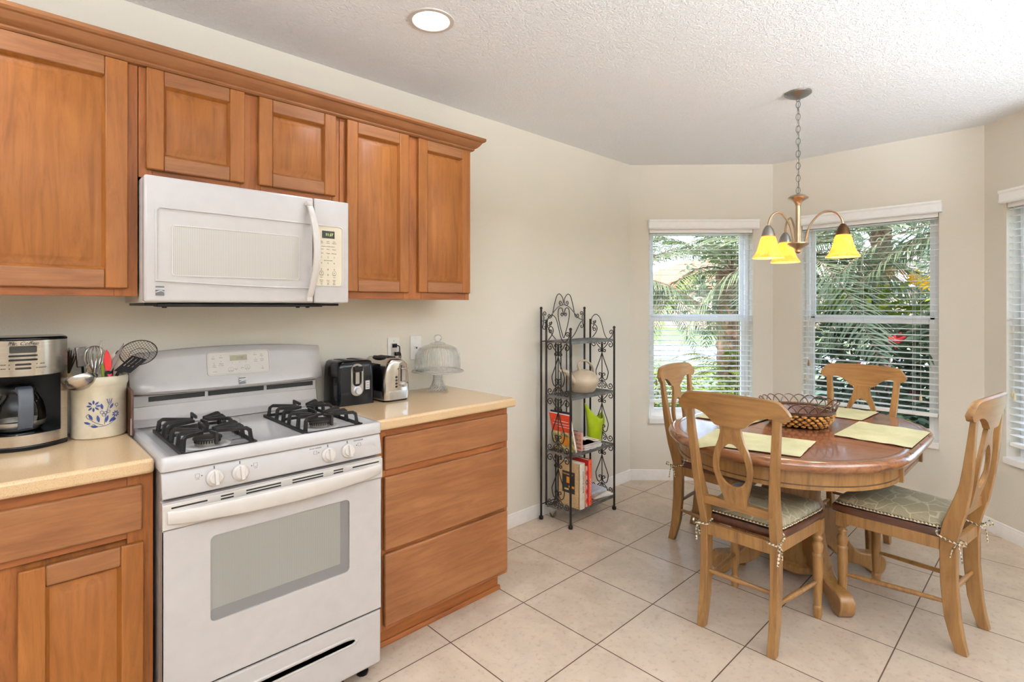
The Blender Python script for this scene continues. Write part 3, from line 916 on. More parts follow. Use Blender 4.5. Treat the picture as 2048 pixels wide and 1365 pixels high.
# ================================================================ microwave
MY = -.383; Z0, Z1 = 1.4403, 1.8625
mw = thing('microwave', 'white over-the-range microwave under the short wall cabinet', 'microwave')
mb = MB(); mb.box(.004, MY + .035, Z0 - .002, .719, -.001, Z1 - .002); mb.build('microwave_body', 'plastic_white', mw, bevel=.003)
mb = MB(); mb.box(.012, MY + .05, Z0 - .012, .700, -.03, Z0 - .001); mb.box(.045, MY + .03, Z0 - .016, .62, MY + .10, Z0 - .004)
for x in (.07, .53, .57): mb.cyl((x, MY + .06, Z0 - .02), (x, MY + .06, Z0 - .01), .008)
mb.build('underside_vent', 'black_plastic', mw, bevel=.002)
xs = .571     # split between the door and the control panel
def micro_front(name, x0, x1, nx=10):
    """front skin, slightly bowed, with a sunken field bounded by a rounded step"""
    pass
mb = MB(); mb.box(.002, MY, Z0, xs - .001, MY + .036, Z1)
door = mb.build('microwave_door', 'enamel_white', mw, bevel=.008, seg=3)
# sunken field: a frame step plus a plate
fz0, fz1 = 1.510, 1.760
fld = []
for i in range(13):
    t = i / 12; fld.append((.032 + (xs - .034) * t, fz0 - .014 * math.sin(PI * t * .55)))
poly = [(.040, fz1), (.032, fz1 - .010)] + fld + [(xs - .002, fz1 - .001)]
cx = sum(p[0] for p in poly) / len(poly); cz = sum(p[1] for p in poly) / len(poly)
mb = MB(); inn = [(p[0] + (.006 if p[0] < cx - .2 else 0.0), p[1] + (.005 if p[1] < cz else -.005)) for p in poly]
mb.ringprism(poly, inn, MY - .0038, MY + .001, 'xz')
mb.build('field_bead', 'enamel_white', door, bevel=.0012)
mb = MB(); mb.prism(roundrect(.083, 1.533, .508, 1.700, .008), MY - .0012, MY + .001, 'xz', 0)
mb.ringprism(roundrect(.080, 1.530, .511, 1.703, .010), roundrect(.083, 1.533, .508, 1.700, .008), MY - .0022, MY + .001, 'xz', 1)
mb.build('door_window', ['microwave_screen', 'plastic_white'], door)
mb = MB(); N = 16; rings = []
for i in range(N + 1):
    t = i / N; z = 1.448 + (1.842 - 1.448) * t; b = math.sin(PI * t); y = MY - .018 - .036 * b; w = .026 - .006 * (1 - b); x = .546 + .018 * b
    if i in (0, N): y = MY - .006
    rings.append([(x - w / 2, y + .012, z), (x - w / 2, y + .002, z), (x - w / 2 + .003, y, z), (x + w / 2 - .003, y, z), (x + w / 2, y + .002, z), (x + w / 2, y + .012, z)])
mb.loft(rings, True, True, 0, True)
for z in (1.455, 1.835): mb.box(.535, MY - .02, z - .008, .556, MY + .002, z + .008)
mb.build('door_handle', 'plastic_white', door, sharp=50)
badge(front(.046, MY - .0003, 1.478), .025, .032, door)
mb = MB(); mb.box(xs + .001, MY, Z0, .7205, MY + .036, Z1)
pn = mb.build('control_panel', 'enamel_white', mw, bevel=.005, seg=3)
kx0, kx1, kz0, kz1 = xs + .006, .690, 1.512, 1.754
mb = MB(); kp = roundrect(kx0, kz0, kx1, kz1, .012); mb.prism(kp, MY - .001, MY + .001, 'xz', 0); mb.ringprism(roundrect(kx0 - .003, kz0 - .003, kx1 + .004, kz1 + .004, .014), kp, MY - .0032, MY + .001, 'xz', 1)
kpd = mb.build('keypad', ['plastic_cream', 'plastic_white'], pn)
mb = MB(); mb.box(.604, MY - .0025, 1.705, .657, MY - .0005, 1.735); ds = mb.build('display', 'display_dark', pn)
mb = MB(); text_into(mb, '11:37', .016, front(.634, MY - .003, 1.7195), sx=.95); mb.build('digits', 'clock_digits', ds)
mb = MB(); cols = (.602, .6295, .656)
K = lambda s, x, z, h=.0056: text_into(mb, s, h, front(x, MY - .0012, z))
for i, (a, b) in enumerate((('Time', 'Cook'), ('Auto', 'Cook'), ('Easy', 'Defrost'))): K(a, cols[i], 1.692); K(b, cols[i], 1.685)
K('SENSOR COOKING REHEAT', .630, 1.671, .0045)
for r, row in enumerate((('Popcorn', 'Pizza', 'Potato'), ('Reheat', 'Veggie', 'Beverage'))):
    for i, s in enumerate(row): K(s, cols[i], 1.660 - .0165 * r)
for r, row in enumerate((('1', '2', '3'), ('4', '5', '6'), ('7', '8', '9'))):
    for i, s in enumerate(row): K(s, cols[i], 1.6265 - (.0265 if r else 0) * r + (.003 if r else 0), .010)
K('0', cols[1], 1.5545, .010)
K('ADD 30 SECONDS', .630, 1.614, .0045)
K('START', cols[0], 1.5535); K('STOP', cols[2], 1.5535); K('Clear', cols[2], 1.5455, .005); K('Enter', cols[0], 1.5455, .005)
for i, (a, b) in enumerate((('Kitchen', 'Timer'), ('Power', 'Level'), ('Soften', 'Melt'))): K(a, cols[i], 1.533, .005); K(b, cols[i], 1.527, .005)
for i, (a, b) in enumerate((('Vent', 'Fan'), ('Light', 'Hi Lo'), ('More', 'Options'))): K(a, cols[i], 1.520, .0045); K(b, cols[i], 1.5155, .004)
for x in (cols[0], cols[2]):
    c = [(x + .0085 * math.cos(2 * PI * k / 20), 1.562 + .0095 * math.sin(2 * PI * k / 20)) for k in range(20)]; mb.ringprism(c, [(x + (p - x) * .9, 1.562 + (q - 1.562) * .9) for p, q in c], MY - .0016, MY - .001, 'xz')
    mb.prism([(x - .002, 1.560), (x + .003, 1.5625), (x - .002, 1.565)], MY - .0016, MY - .001, 'xz')
mb.build('key_lettering', 'ink_grey', kpd)

# ================================================================ wall plates
o = thing('wall_outlet', 'white double outlet on the wall above the steel toaster, two black plugs in it', 'outlet', (1.1675, 0, 1.195))
mb = MB(); mb.prism(roundrect(-.037, -.065, .037, .065, .004), -.006, -.0005, 'xz'); mb.build('cover_plate', 'trim_white', o, bevel=.002)
mb = MB(); mb.prism(roundrect(-.017, -.036, .017, .036, .003), -.0085, -.005, 'xz', 0); mb.cyl((0, -.0085, .047), (0, -.0062, .047), .003, m=0)
for z in (.019, -.019):
    for x in (-.006, .006): mb.box(x - .001, -.0088, z - .004, x + .001, -.0084, z + .006, 1)
mb.build('receptacle', ['plastic_white', 'ink_dark'], o)
o = thing('phone_jack', 'blank white telephone jack plate on the wall behind the glass cake dome', 'wall plate', (1.306, 0, 1.20))
mb = MB(); mb.prism(roundrect(-.037, -.066, .037, .066, .004), -.008, -.0005, 'xz'); mb.build('cover_plate', 'trim_white', o, bevel=.003)
mb = MB(); mb.cyl((-.002, -.0095, .052), (-.002, -.007, .052), .004, m=0); mb.box(-.008, -.013, -.008, .008, -.007, .008, 0); mb.box(-.005, -.0135, -.006, .005, -.0125, .004, 1); mb.build('jack', ['trim_white', 'ink_dark'], o)
# ================================================================ things on the counters
# coffee maker: local x along the wall, front towards -y, base at z 0
cm = thing('coffee_maker', 'stainless and black drip coffee maker at the left edge of the counter', 'coffee maker', (-.286, -.105, CZ))
W2 = .110
def cm_front(x, bul=.060, base=-.050): return base - bul * (1 - (x / W2) ** 2)
xs_ = [-W2 + 2 * W2 * i / 16 for i in range(17)]
arc = [(x, cm_front(x)) for x in xs_]
back = [(W2, .085), (-W2, .085)]
def shrink(poly, k): return [(x * k, y * k) for x, y in poly]
mb = MB(); A = arc + back
mb.loft([[(x, y, z) for x, y in shrink(A, k)] for z, k in ((0, 1.0), (.012, 1.025), (.016, 1.0))], True, True, 0, False)     # foot
mb.box(-W2 + .002, .062, .014, W2 - .002, .085, .345, 1)
mb.loft([[(x, y, z) for x, y in shrink(A, k)] for z, k in ((.347, 1.0), (.352, 1.01), (.357, .97), (.358, .90))], True, True, 0, True)    # lid
mb.loft([[(x * .90, y * .93, z) for x, y in arc + [(W2, .02), (-W2, .02)]] for z in (.016, .052)], True, True, 0, False)   # warming base
mb.loft([[(x * .97, y * .96, z) for x, y in arc + [(W2, .02), (-W2, .02)]] for z in (.232, .346)], True, True, 0, False)
mb.build('housing', ['black_gloss', 'black_plastic'], cm, bevel=.002)
mb = MB()
def strip(z0, z1, xa, xb, d=.0015):
    xx = [xa + (xb - xa) * i / 14 for i in range(15)]
    mb.loft([[(x, cm_front(x) - d, z0) for x in xx] + [(x, cm_front(x) + .004, z0) for x in reversed(xx)], [(x, cm_front(x) - d, z1) for x in xx] + [(x, cm_front(x) + .004, z1) for x in reversed(xx)]], True, True, 0, True)
strip(.236, .347, -W2, W2); strip(.016, .050, -W2, W2); strip(.048, .240, W2 - .018, W2); strip(.048, .240, -W2, -W2 + .018)
fp = mb.build('steel_fascia', 'brushed_steel', cm, sharp=30)
def cmf(x, z, d=.002):
    sl = 2 * .060 * x / W2 ** 2
    return Matrix.Translation((x, cm_front(x) - d, z)) @ Matrix.Rotation(math.atan(sl), 4, 'Z') @ Matrix.Rotation(R(90), 4, 'X')
ox = .0
mb = MB(); text_into(mb, 'Mr. Coffee', .0165, cmf(ox, .338), shear=.25); mb.build('brand_lettering', 'ink_dark', fp)
mb = MB(); mb.M = cmf(ox, .320, .0015); mb.prism(roundrect(-.032, -.011, .032, .011, .004), -.004, .002, 'xy'); mb.build('clock_window', 'display_dark', fp)
for z, w in ((.300, .034), (.287, .034), (.273, .019), (.2605, .019)):
    mb = MB(); mb.M = cmf(ox, z, .0015); mb.prism(roundrect(-w, -.003, w, .003, .0029), -.004, .003, 'xy'); mb.build('button', 'black_gloss', fp)
mb = MB()
for z in (.273, .2605):
    for x in (-.032, .032):
        mb.M = cmf(ox + x, z, .0018); mb.lathe([(.0015, -.001), (.0015, .0008), (.0001, .0008)], n=8)
    mb.M = None
    for x, s in ((-.046, 'DELAY' if z > .265 else 'AUTO'), (.046, 'BREW' if z > .265 else 'STRENGTH')): text_into(mb, s, .0045, cmf(ox + x, z, .0022))
mb.build('button_lettering', 'ink_dark', fp)
# carafe standing in it
ca = thing('carafe', 'glass coffee carafe with dark handle standing in the coffee maker', 'carafe', (-.296, -.112, CZ + .0535))
pr = [(.056, .002), (.065, .012), (.069, .035), (.068, .060), (.061, .088), (.049, .112), (.043, .124)]
mb = MB(); mb.lathe(pr, n=40, caps=False); mb.build('glass_bowl', 'carafe_glass', ca)
mb = MB(); mb.lathe([(.0001, .0), (.050, .0), (.053, .003), (.0001, .003)], n=32, caps=False); mb.lathe([(.0665, .014), (.0696, .022), (.0702, .031), (.0692, .031), (.068, .022)], n=40, caps=False); mb.build('steel_band', 'steel_satin', ca)
mb = MB(); mb.lathe([(.0425, .116), (.045, .122), (.046, .132), (.040, .142), (.025, .148), (.0001, .149)], n=32); mb.build('lid', 'black_plastic', ca)
mb = MB()
mb.M = Matrix.Rotation(R(12), 4, 'Z')
out_ = [(-.044, .140), (-.058, .146), (-.074, .140), (-.083, .118), (-.085, .08), (-.083, .03), (-.078, .010), (-.062, .006)]
in_ = [(-.046, .120), (-.058, .124), (-.066, .116), (-.070, .100), (-.071, .07), (-.070, .04), (-.068, .026), (-.060, .022)]
mb.loft([[(-.020, a[0], a[1]), (.020, a[0], a[1]), (.016, b[0], b[1]), (-.016, b[0], b[1])] for a, b in zip(out_, in_)], True, True, 0, False)
mb.build('handle', 'handle_grey', ca, bevel=.004)

# crock
CR = Vector((-.086, -.108, CZ))
ck = thing('utensil_crock', 'cream stoneware crock with a blue flower, full of kitchen utensils', 'crock', CR)
mb = MB(); r = .080
mb.lathe([(r - .006, 0), (r - .001, .004), (r, .012), (r, .175), (r + .002, .180), (r + .004, .186), (r + .004, .204), (r + .001, .211), (r - .005, .212), (r - .009, .206), (r - .009, .02), (.0001, .018)], n=56, caps=False)
mb.lathe([(.0001, .0005), (r - .006, .0005)], n=40, caps=False)
mb.build('pot', 'stoneware', ck)
mb = MB()
def wrap(u, v, d=.0008, a0=-88):
    """u metres round the pot, v height"""
    u *= 1.32; v = .086 + (v - .086) * 1.3; a = R(a0) + u / r; return (math.cos(a) * (r + d), math.sin(a) * (r + d), v)
def petal(cx, cy, ang, l, w, k=.004):
    pts = []
    for i in range(9):
        t = i / 8; pts.append((k + l * t, w * math.sin(PI * t) ** .8))
    pts += [(x, -y) for x, y in reversed(pts[1:-1])]
    c, s = math.cos(ang), math.sin(ang); P = [(cx + x * c - y * s, cy + x * s + y * c) for x, y in pts]
    n = len(P); mb.add([wrap(*p) for p in P], [tuple(range(n))])
def stem(pts, w=.0007):
    mb.tube([wrap(x, y) for x, y, *_ in bez([(a, b, 0) for a, b in pts], 6)], w, 5)
def ringf(cx, cy, rr): mb.tube([wrap(cx + rr * math.cos(2 * PI * k / 14), cy + rr * math.sin(2 * PI * k / 14)) for k in range(14)], .0007, 5, True)
for k in range(8): petal(-.020, .108, 2 * PI * k / 8, .0115, .0024)
for k in range(8): petal(.028, .082, 2 * PI * k / 8 + .3, .0075, .0017, .002)
ringf(.030, .106, .004); stem([(.030, .102), (.030, .098)])
for dx in (-.004, 0, .004): stem([(.013 + dx * .3, .113), (.013 + dx * 1.6, .124)])
stem([(.0085, .124), (.010, .113), (.013, .110), (.017, .113), (.0185, .124)]); stem([(.013, .110), (.008, .095), (.004, .075), (.002, .058)])
for a, b in ((-.003, .090), (.005, .088), (.011, .091), (.001, .083)): ringf(a, b, .0037)
petal(-.001, .094, R(100), .016, .003); petal(.012, .094, R(60), .016, .003)
stem([(-.036, .082), (-.031, .088), (-.027, .081), (-.031, .075), (-.036, .082)]); stem([(-.029, .075), (-.016, .064), (.0, .056)])
for a, b, c, l in ((-.020, .068, R(118), .018), (-.008, .060, R(100), .020), (.004, .058, R(75), .020), (.010, .058, R(50), .018), (-.022, .060, R(160), .016), (.014, .064, R(20), .012), (-.006, .053, R(175), .016)): petal(a, b, c, l, .0032)
stem([(-.030, .058), (-.015, .054), (.004, .054), (.020, .062), (.026, .073)])
ringf(-.020, .056, .004)
mb.build('flower_print', 'stoneware_blue', ck)

UT_ = 'utensils standing in the crock'
def utensil(name, label, cat, build):
    o = thing(name, label, cat, (0, 0, 0), group=UT_); build(o); return o
bot = lambda dx, dy: Vector((CR.x + dx, CR.y + dy, CZ + .022))
def u_ladle(o):
    mb = MB(); c = Vector((-.142, -.170, 1.178)); d = Vector((.12, -.35, -.55)).normalized()
    M = Matrix.Translation(c) @ d.to_track_quat('Z', 'Y').to_matrix().to_4x4()
    mb.M = M; pr = []
    for i in range(9):
        a = PI / 2 * i / 8; pr.append((max(.0001, .046 * math.cos(a)), .034 * math.sin(a)))
    mb.lathe([(.046, -.001), (.0475, .001)] + pr, n=32, caps=False); mb.lathe([(.045, 0)] + [(x * .96 + 1e-5, z * .94) for x, z in pr], n=32, caps=False)
    mb.build('bowl', 'steel', o)
    mb = MB(); mb.tube(bez([tuple(M @ Vector((.0, .046, 0))), (-.118, -.128, 1.222), (-.098, -.112, 1.16), tuple(bot(-.01, .02))]), .003, 6); mb.build('handle', 'steel', o)
utensil('ladle', 'steel ladle hanging its bowl over the left rim of the crock', 'ladle', u_ladle)
def u_grater(o):
    mb = MB(); M = Matrix.Translation((-.132, -.085, 1.247)) @ Matrix.Rotation(R(25), 4, 'Z') @ Matrix.Rotation(R(-4), 4, 'Y'); mb.M = M
    for x in (-.016, .016): mb.tube([(x, 0, -.032), (x, 0, .034)], .0028, 6)
    mb.tube([(-.016, 0, .034), (.016, 0, .034)], .0026, 6); mb.tube([(-.016, 0, -.032), (.016, 0, -.032)], .0026, 6)
    mb.build('frame', 'steel', o)
    mb = MB(); mb.M = M; mb.box(-.015, -.001, -.031, .015, .001, .033)
    for i in range(6):
        for j in range(11): mb.ball((-.0125 + i * .005, -.001, -.027 + j * .0055), .0013, 4)
    mb.build('blade', 'steel_satin', o)
    mb = MB(); mb.tube([tuple(M @ Vector((0, 0, -.032))), tuple(bot(-.03, .03))], .004, 6); mb.build('handle', 'black_plastic', o)
utensil('grater', 'small steel grater standing upright at the left of the crock', 'grater', u_grater)
def u_masher(o):
    mb = MB(); c = Vector((-.098, -.10, 1.252))
    for k in range(7):
        a = PI * k / 7; x = .030 * math.cos(a); y = .020 * math.sin(a)
        mb.tube(bez([tuple(c + Vector((x * .5, y * .5, -.048))), tuple(c + Vector((x, y, -.01))), tuple(c + Vector((x * .8, y * .8, .022))), tuple(c + Vector((0, 0, .034))), tuple(c + Vector((-x * .8, -y * .8, .022))), tuple(c + Vector((-x, -y, -.01))), tuple(c + Vector((-x * .5, -y * .5, -.048)))], 5), .0011, 5)
    mb.build('wires', 'steel', o)
    mb = MB(); mb.tube([tuple(c + Vector((0, 0, -.045))), tuple(bot(.0, .02))], .006, 8); mb.build('handle', 'steel_satin', o)
utensil('balloon_whisk', 'wire balloon whisk standing in the middle of the crock', 'whisk', u_masher)
def u_tongs(o):
    mb = MB()
    for dx in (0, .012): mb.tube(bez([(-.083 + dx * .2, -.128, 1.306), (-.089 + dx, -.126, 1.262), (-.101 + dx * .8, -.122, 1.205), tuple(bot(-.02 + dx, -.03))]), .0024, 6, flat=.5)
    mb.build('arms', 'steel', o)
utensil('kitchen_tongs', 'thin steel tongs rising above the other utensils in the crock', 'tongs', u_tongs)
def u_red(o):
    mb = MB(); M = Matrix.Translation((-.066, -.150, 1.232)) @ Matrix.Rotation(R(-4), 4, 'Y'); mb.M = M
    mb.prism([(-.004, -.046), (-.011, -.020), (-.013, .006), (-.004, .040), (.000, .042), (.006, .030), (.010, .006), (.009, -.020), (.004, -.046)], -.002, .002, 'xz'); mb.build('blade', 'red_plastic', o, bevel=.001)
    mb = MB(); mb.M = M; mb.lathe([(.006, 0), (.0085, .006), (.0085, .020), (.006, .026)], (-.0, 0, -.066), 12); mb.tube([(0, 0, -.06), (.004, .012, -.215)], .005, 8); mb.build('handle', 'pink_plastic', o)
utensil('spatula', 'red narrow spatula with a pink handle at the front of the crock', 'spatula', u_red)
def u_knife(o):
    mb = MB(); M = Matrix.Translation((-.042, -.150, 1.245)) @ Matrix.Rotation(R(24), 4, 'Y') @ Matrix.Rotation(R(-30), 4, 'Z'); mb.M = M
    mb.prism([(-.008, -.050), (-.007, .0), (-.001, .056), (.001, .050), (.007, .010), (.007, -.05)], -.001, .001, 'xz'); mb.build('blade', 'blade_dark', o)
    mb = MB(); mb.M = M; mb.box(-.009, -.005, -.215, .009, .005, -.05); mb.build('handle', 'black_plastic', o, bevel=.003)
utensil('knife', 'pointed steel blade leaning right behind the red spatula', 'knife', u_knife)
def u_spoon(o):
    mb = MB(); M = Matrix.Translation((-.024, -.128, 1.236)) @ Matrix.Rotation(R(28), 4, 'Y'); mb.M = M
    mb.ball((0, 0, 0), .034, 18, sz=1.15, sy=.22); mb.build('bowl', 'cream_plastic', o)
    mb = MB(); mb.tube([tuple(M @ Vector((0, 0, -.035))), tuple(bot(.015, .01))], .005, 8); mb.build('handle', 'cream_plastic', o)
utensil('spoon', 'big cream spoon behind the black slotted spatula', 'spoon', u_spoon)
def u_turner(o):
    # flat slotted blade, tilted out over the right rim
    a, b, c, d = Vector((-.052, -.176, 1.200)), Vector((-.010, -.206, 1.192)), Vector((.036, -.225, 1.238)), Vector((-.002, -.190, 1.252))
    P = lambda u, v: tuple(a + (b - a) * v + (d - a) * u + (a - b + c - d) * u * v)
    n = ((b - a).cross(d - a)).normalized() * .0022
    mb = MB(); rows = [0, .16, .24, .42, .50, .68, .76, 1.0]
    def slab(u0, u1, v0, v1):
        q = [Vector(P(u0, v0)), Vector(P(u1, v0)), Vector(P(u1, v1)), Vector(P(u0, v1))]
        mb.add([tuple(p) for p in q] + [tuple(p + n) for p in q], [(3, 2, 1, 0), (4, 5, 6, 7), (0, 1, 5, 4), (1, 2, 6, 5), (2, 3, 7, 6), (3, 0, 4, 7)])
    slab(0, .36, 0, 1); slab(.92, 1, 0, 1)
    for i in range(0, 8, 2): slab(.36, .92, rows[i], rows[i + 1])
    mb.build('slotted_blade', 'black_matte', o)
    mb = MB(); mb.tube(bez([P(.0, .5), (-.046, -.17, 1.175), tuple(bot(.02, -.02))]), .005, 8); mb.build('handle', 'black_matte', o)
utensil('slotted_turner', 'black slotted turner leaning out over the right rim of the crock', 'turner', u_turner)
def u_skimmer(o):
    c = Vector((.026, -.150, 1.245)); M = Matrix.Translation(c) @ Matrix.Rotation(R(-35), 4, 'Z') @ Matrix.Rotation(R(47), 4, 'X') @ Matrix.Rotation(R(12), 4, 'Y')
    mb = MB(); mb.M = M; rr = .056
    ringp = lambda q, n=36: [(q * math.cos(2 * PI * k / n), q * math.sin(2 * PI * k / n), .022 * (q / rr) ** 2) for k in range(n)]
    mb.tube(ringp(rr), .0018, 6, True); mb.tube(ringp(rr * .55), .0009, 5, True); mb.tube(ringp(rr * .25), .0009, 5, True)
    mb.build('hoop', 'wire_brown', o)
    mb = MB(); mb.M = M
    for i in range(-7, 8):
        for sgn in (0, 1):
            q = i / 7.5 * rr; h = math.sqrt(max(0, rr * rr - q * q))
            pts = []
            for k in range(7):
                s = -h + 2 * h * k / 6; x, y = (q, s) if sgn else (s, q); x, y = (x + y) * H45, (x - y) * H45
                pts.append((x, y, .022 * (x * x + y * y) / rr ** 2))
            mb.tube(pts, .0006, 4)
    mb.build('wire_mesh', 'wire_brown', o)
    mb = MB(); mb.tube(bez([tuple(M @ Vector((-rr, 0, .022))), (-.045, -.125, 1.235), tuple(bot(.02, .03))]), .0028, 6); mb.build('handle', 'wire_brown', o)
utensil('wire_skimmer', 'round brown wire skimmer leaning right against the range backguard', 'skimmer', u_skimmer)
def u_stripe(o):
    mb = MB(); mb.tube(bez([(-.082, -.146, 1.225), (-.080, -.148, 1.195), (-.078, -.15, 1.15), tuple(bot(0, -.04))]), .005, 8); mb.build('stick', 'green_stripe', o)
utensil('striped_spoon', 'thin green striped handle left of the red spatula in the crock', 'utensil handle', u_stripe)
def u_brush(o):
    mb = MB(); c = Vector((-.165, -.050, 1.215))
    for k in range(60):
        a = random.uniform(0, 2 * PI); q = random.uniform(0, 1); e = c + Vector((.030 * math.cos(a) * q, .020 * math.sin(a) * q, random.uniform(.03, .066)))
        mb.tube([tuple(c + Vector((0, 0, -.03))), tuple(e)], [.0012, .0006], 4)
    mb.build('bristles', 'wire_brown', o)
    mb = MB(); mb.tube([tuple(c + Vector((0, 0, -.025))), tuple(bot(-.03, .03))], .006, 8); mb.build('handle', 'wood_spoon', o)
utensil('basting_brush', 'brown bristle brush behind the grater at the crock\'s left', 'brush', u_brush)
def u_wood(o):
    mb = MB(); mb.tube(bez([(-.119, -.118, 1.222), (-.112, -.118, 1.20), (-.10, -.11, 1.15), tuple(bot(-.01, 0))]), [.009] * 9 + [.005] * 16, 8, flat=.5); mb.build('blade', 'wood_spoon', o)
utensil('wooden_spoon', 'wooden spoon tucked behind the ladle in the crock', 'spoon', u_wood)

# dark board standing between crock and range
cb = thing('cutting_board', 'dark wooden board standing on edge between the crock and the range', 'board', (.0, 0, CZ))
mb = MB(); mb.prism([(-.212, .0), (-.212, .145), (-.200, .160), (-.12, .166), (-.012, .166), (-.008, .0)], -.0085, -.0005, 'yz'); mb.build('board', 'walnut_board', cb, bevel=.003)
mb = MB(); mb.box(-.0095, -.2124, .004, -.0075, -.2118, .062); mb.build('metal_strip', 'label_silver', cb)

# black toaster: lever end towards -y
bt = thing('toaster', 'black glossy toaster beside the range backguard', 'toaster', (.850, -.125, CZ), R(-2), 'toasters on the right counter')
hw, d0, d1, h = .090, -.088, .085, .203
mb = MB()
sec = lambda k, z, c: [(x, y, z) for x, y in roundrect(-hw * k, d0 * k, hw * k, d1 * k, c, 4)]
mb.loft([sec(1.0, .012, .016), sec(1.01, .03, .018), sec(1.0, .12, .02), sec(.98, .175, .022), sec(.93, .196, .024), sec(.84, .203, .024)], True, True, 0, True)
mb.loft([sec(1.0, .0, .012), sec(1.0, .012, .012)], True, True, 0, False)
body = mb.build('shell', 'black_gloss', bt, sharp=50)
mb = MB()
for x in (-.032, .032): mb.box(x - .014, -.062, .200, x + .014, .062, .2038)
mb.build('bread_slots', 'gap_dark', bt)
mb = MB(); yf = d0 - .004
o_ = roundrect(-.030, .042, .030, .190, .029, 8); i_ = roundrect(-.022, .086, .022, .181, .021, 8)
mb.ringprism(o_, i_, yf, yf + .008, 'xz', 0); mb.prism(roundrect(-.022, .095, .022, .160, .003, 8), yf + .005, yf + .008, 'xz', 1); mb.box(-.007, yf + .001, .097, .011, yf + .006, .150, 0)
fr_ = mb.build('front_trim', ['steel_satin', 'gap_dark'], bt)
mb = MB(); mb.box(-.022, yf - .016, .156, .022, yf + .004, .178); mb.build('lever', 'black_gloss', bt, bevel=.004)
mb = MB(); mb.M = Matrix.Translation((0, yf, .066)) @ Matrix.Rotation(R(90), 4, 'X'); mb.lathe([(.021, 0), (.020, .004), (.016, .006), (.0155, .016), (.013, .019), (.0001, .019)], n=24); mb.build('browning_knob', 'label_silver', bt)
mb = MB(); mb.box(.042, yf + .001, .068, .062, yf + .0045, .108, 0)
for z in (.075, .086, .098): mb.box(.045, yf + .0005, z, .059, yf + .002, z + .003, 1)
mb.build('label', ['label_silver', 'ink_grey'], bt)
mb = MB(); mb.tube(bez([(.08, .07, .03), (.15, .10, .012), (.24, .108, .02), (.305, .104, .10), (.335, .102, .17), (.335, .098, .205), (.327, .104, .208)]), .0028, 6); mb.box(.308, .096, .195, .334, .117, .214); mb.build('power_cord', 'black_plastic', bt)

# steel toaster
st = thing('toaster', 'stainless steel toaster with black sides, right of the black one', 'toaster', (1.035, -.155, CZ), R(1), 'toasters on the right counter')
hw, d0, d1 = .072, -.088, .118
prof = lambda y: 1.0
mb = MB()
def sx(z): return lerp_table([(0, .96), (.04, 1.0), (.10, .97), (.15, .88), (.185, .70), (.20, .52), (.206, .30)], z)[0]
N = 12
def endplate(y, m, bul):
    L = []
    for i in range(N + 1):
        z = .010 + .194 * i / N; L.append(z)
    left = [(-hw * sx(z), z) for z in L]; right = [(hw * sx(z), z) for z in reversed(L)]
    return left + right
sect = endplate(0, 0, 0)
ys = [(d0 - .014, .80), (d0 - .011, .90), (d0 - .004, .97), (d0 + .010, 1.0), (d1, 1.0)]
mb.loft([[(x * k, y, .012 + (z - .012) * (k * .5 + .5)) for x, z in sect] for y, k in ys], True, True, 0, True)
mb.build('shell', 'steel', st, sharp=60)
mb = MB(); mb.loft([[(x, y, z) for x, y in roundrect(-hw * k, d0 - .012 * k, hw * k, d1, .03, 5)] for z, k in ((.0, .93), (.008, .95))], True, True, 0, False); mb.build('foot', 'black_plastic', st)
mb = MB(); mb.loft([[(x, y, z) for x, y in roundrect(-hw * k - .001, d0 - .016 * k, hw * k + .001, d1, .035, 6)] for z, k in ((.008, .97), (.020, 1.0), (.048, 1.0), (.050, .98))], True, True, 0, True); mb.build('base_band', 'steel_satin', st, sharp=50)
mb = MB()
for s in (-1, 1):
    pts = [(.0, .055), (.15, .055), (.17, .062)]
    rings = []
    for y in (d0 + .030, d0 + .10, d1 - .01):
        rings.append([(s * (hw * sx(z) + .0015), y - (.030 * ((z - .05) / .15) * -1 if y < d0 + .05 else 0), z) for z in [.052 + .125 * i / 8 for i in range(9)]])
    mb.loft(rings, False, False, 0, True); mb.build('side_panel', 'black_gloss', st); mb = MB()
mb = MB(); mb.lathe([(.0001, .004), (.036, .004), (.044, .0), (.045, -.006)], (0, .02, .203), 24, sx=1.0, sy=1.9, caps=False)
for x in (-.016, .016): mb.box(x - .007, -.045, .2, x + .007, .085, .2083)
mb.build('top_plate', 'black_matte', st)
yf = d0 - .0165
mb = MB(); mb.ringprism(roundrect(.006, .066, .050, .186, .020, 6), roundrect(.008, .068, .048, .184, .018, 6), yf - .001, yf + .008, 'xz', 0)
mb.prism(roundrect(.008, .068, .048, .184, .018, 6), yf + .001, yf + .010, 'xz', 0)
mb.prism(roundrect(.020, .094, .040, .156, .002, 3), yf - .0008, yf + .002, 'xz', 1); mb.box(.0150, yf - .001, .094, .0205, yf + .002, .172, 2)
mb.build('lever_track', ['steel', 'steel_satin', 'gap_dark'], st)
mb = MB(); mb.tube([(.0178, yf + .001, .157), (.0178, yf - .016, .157)], .003, 6); mb.box(.010, yf - .020, .152, .046, yf - .012, .160); mb.build('lever', 'steel', st, bevel=.002)
mb = MB(); mb.M = Matrix.Translation((.030, yf + .001, .078)) @ Matrix.Rotation(R(90), 4, 'X'); mb.lathe([(.0125, 0), (.0125, .004), (.010, .006), (.0098, .014), (.008, .016), (.0001, .016)], n=20); mb.build('browning_knob', 'steel_satin', st)
for z in (.116, .100, .085, .070):
    mb = MB(); mb.ball((-.008, yf + .003, z), .0072, 10, sy=.5, sz=.75); mb.build('button', 'black_gloss', st)
mb = MB(); mb.ball((.052, yf + .004, .084), .006, 10, sy=.5, sz=.8); mb.build('button', 'black_plastic', st)
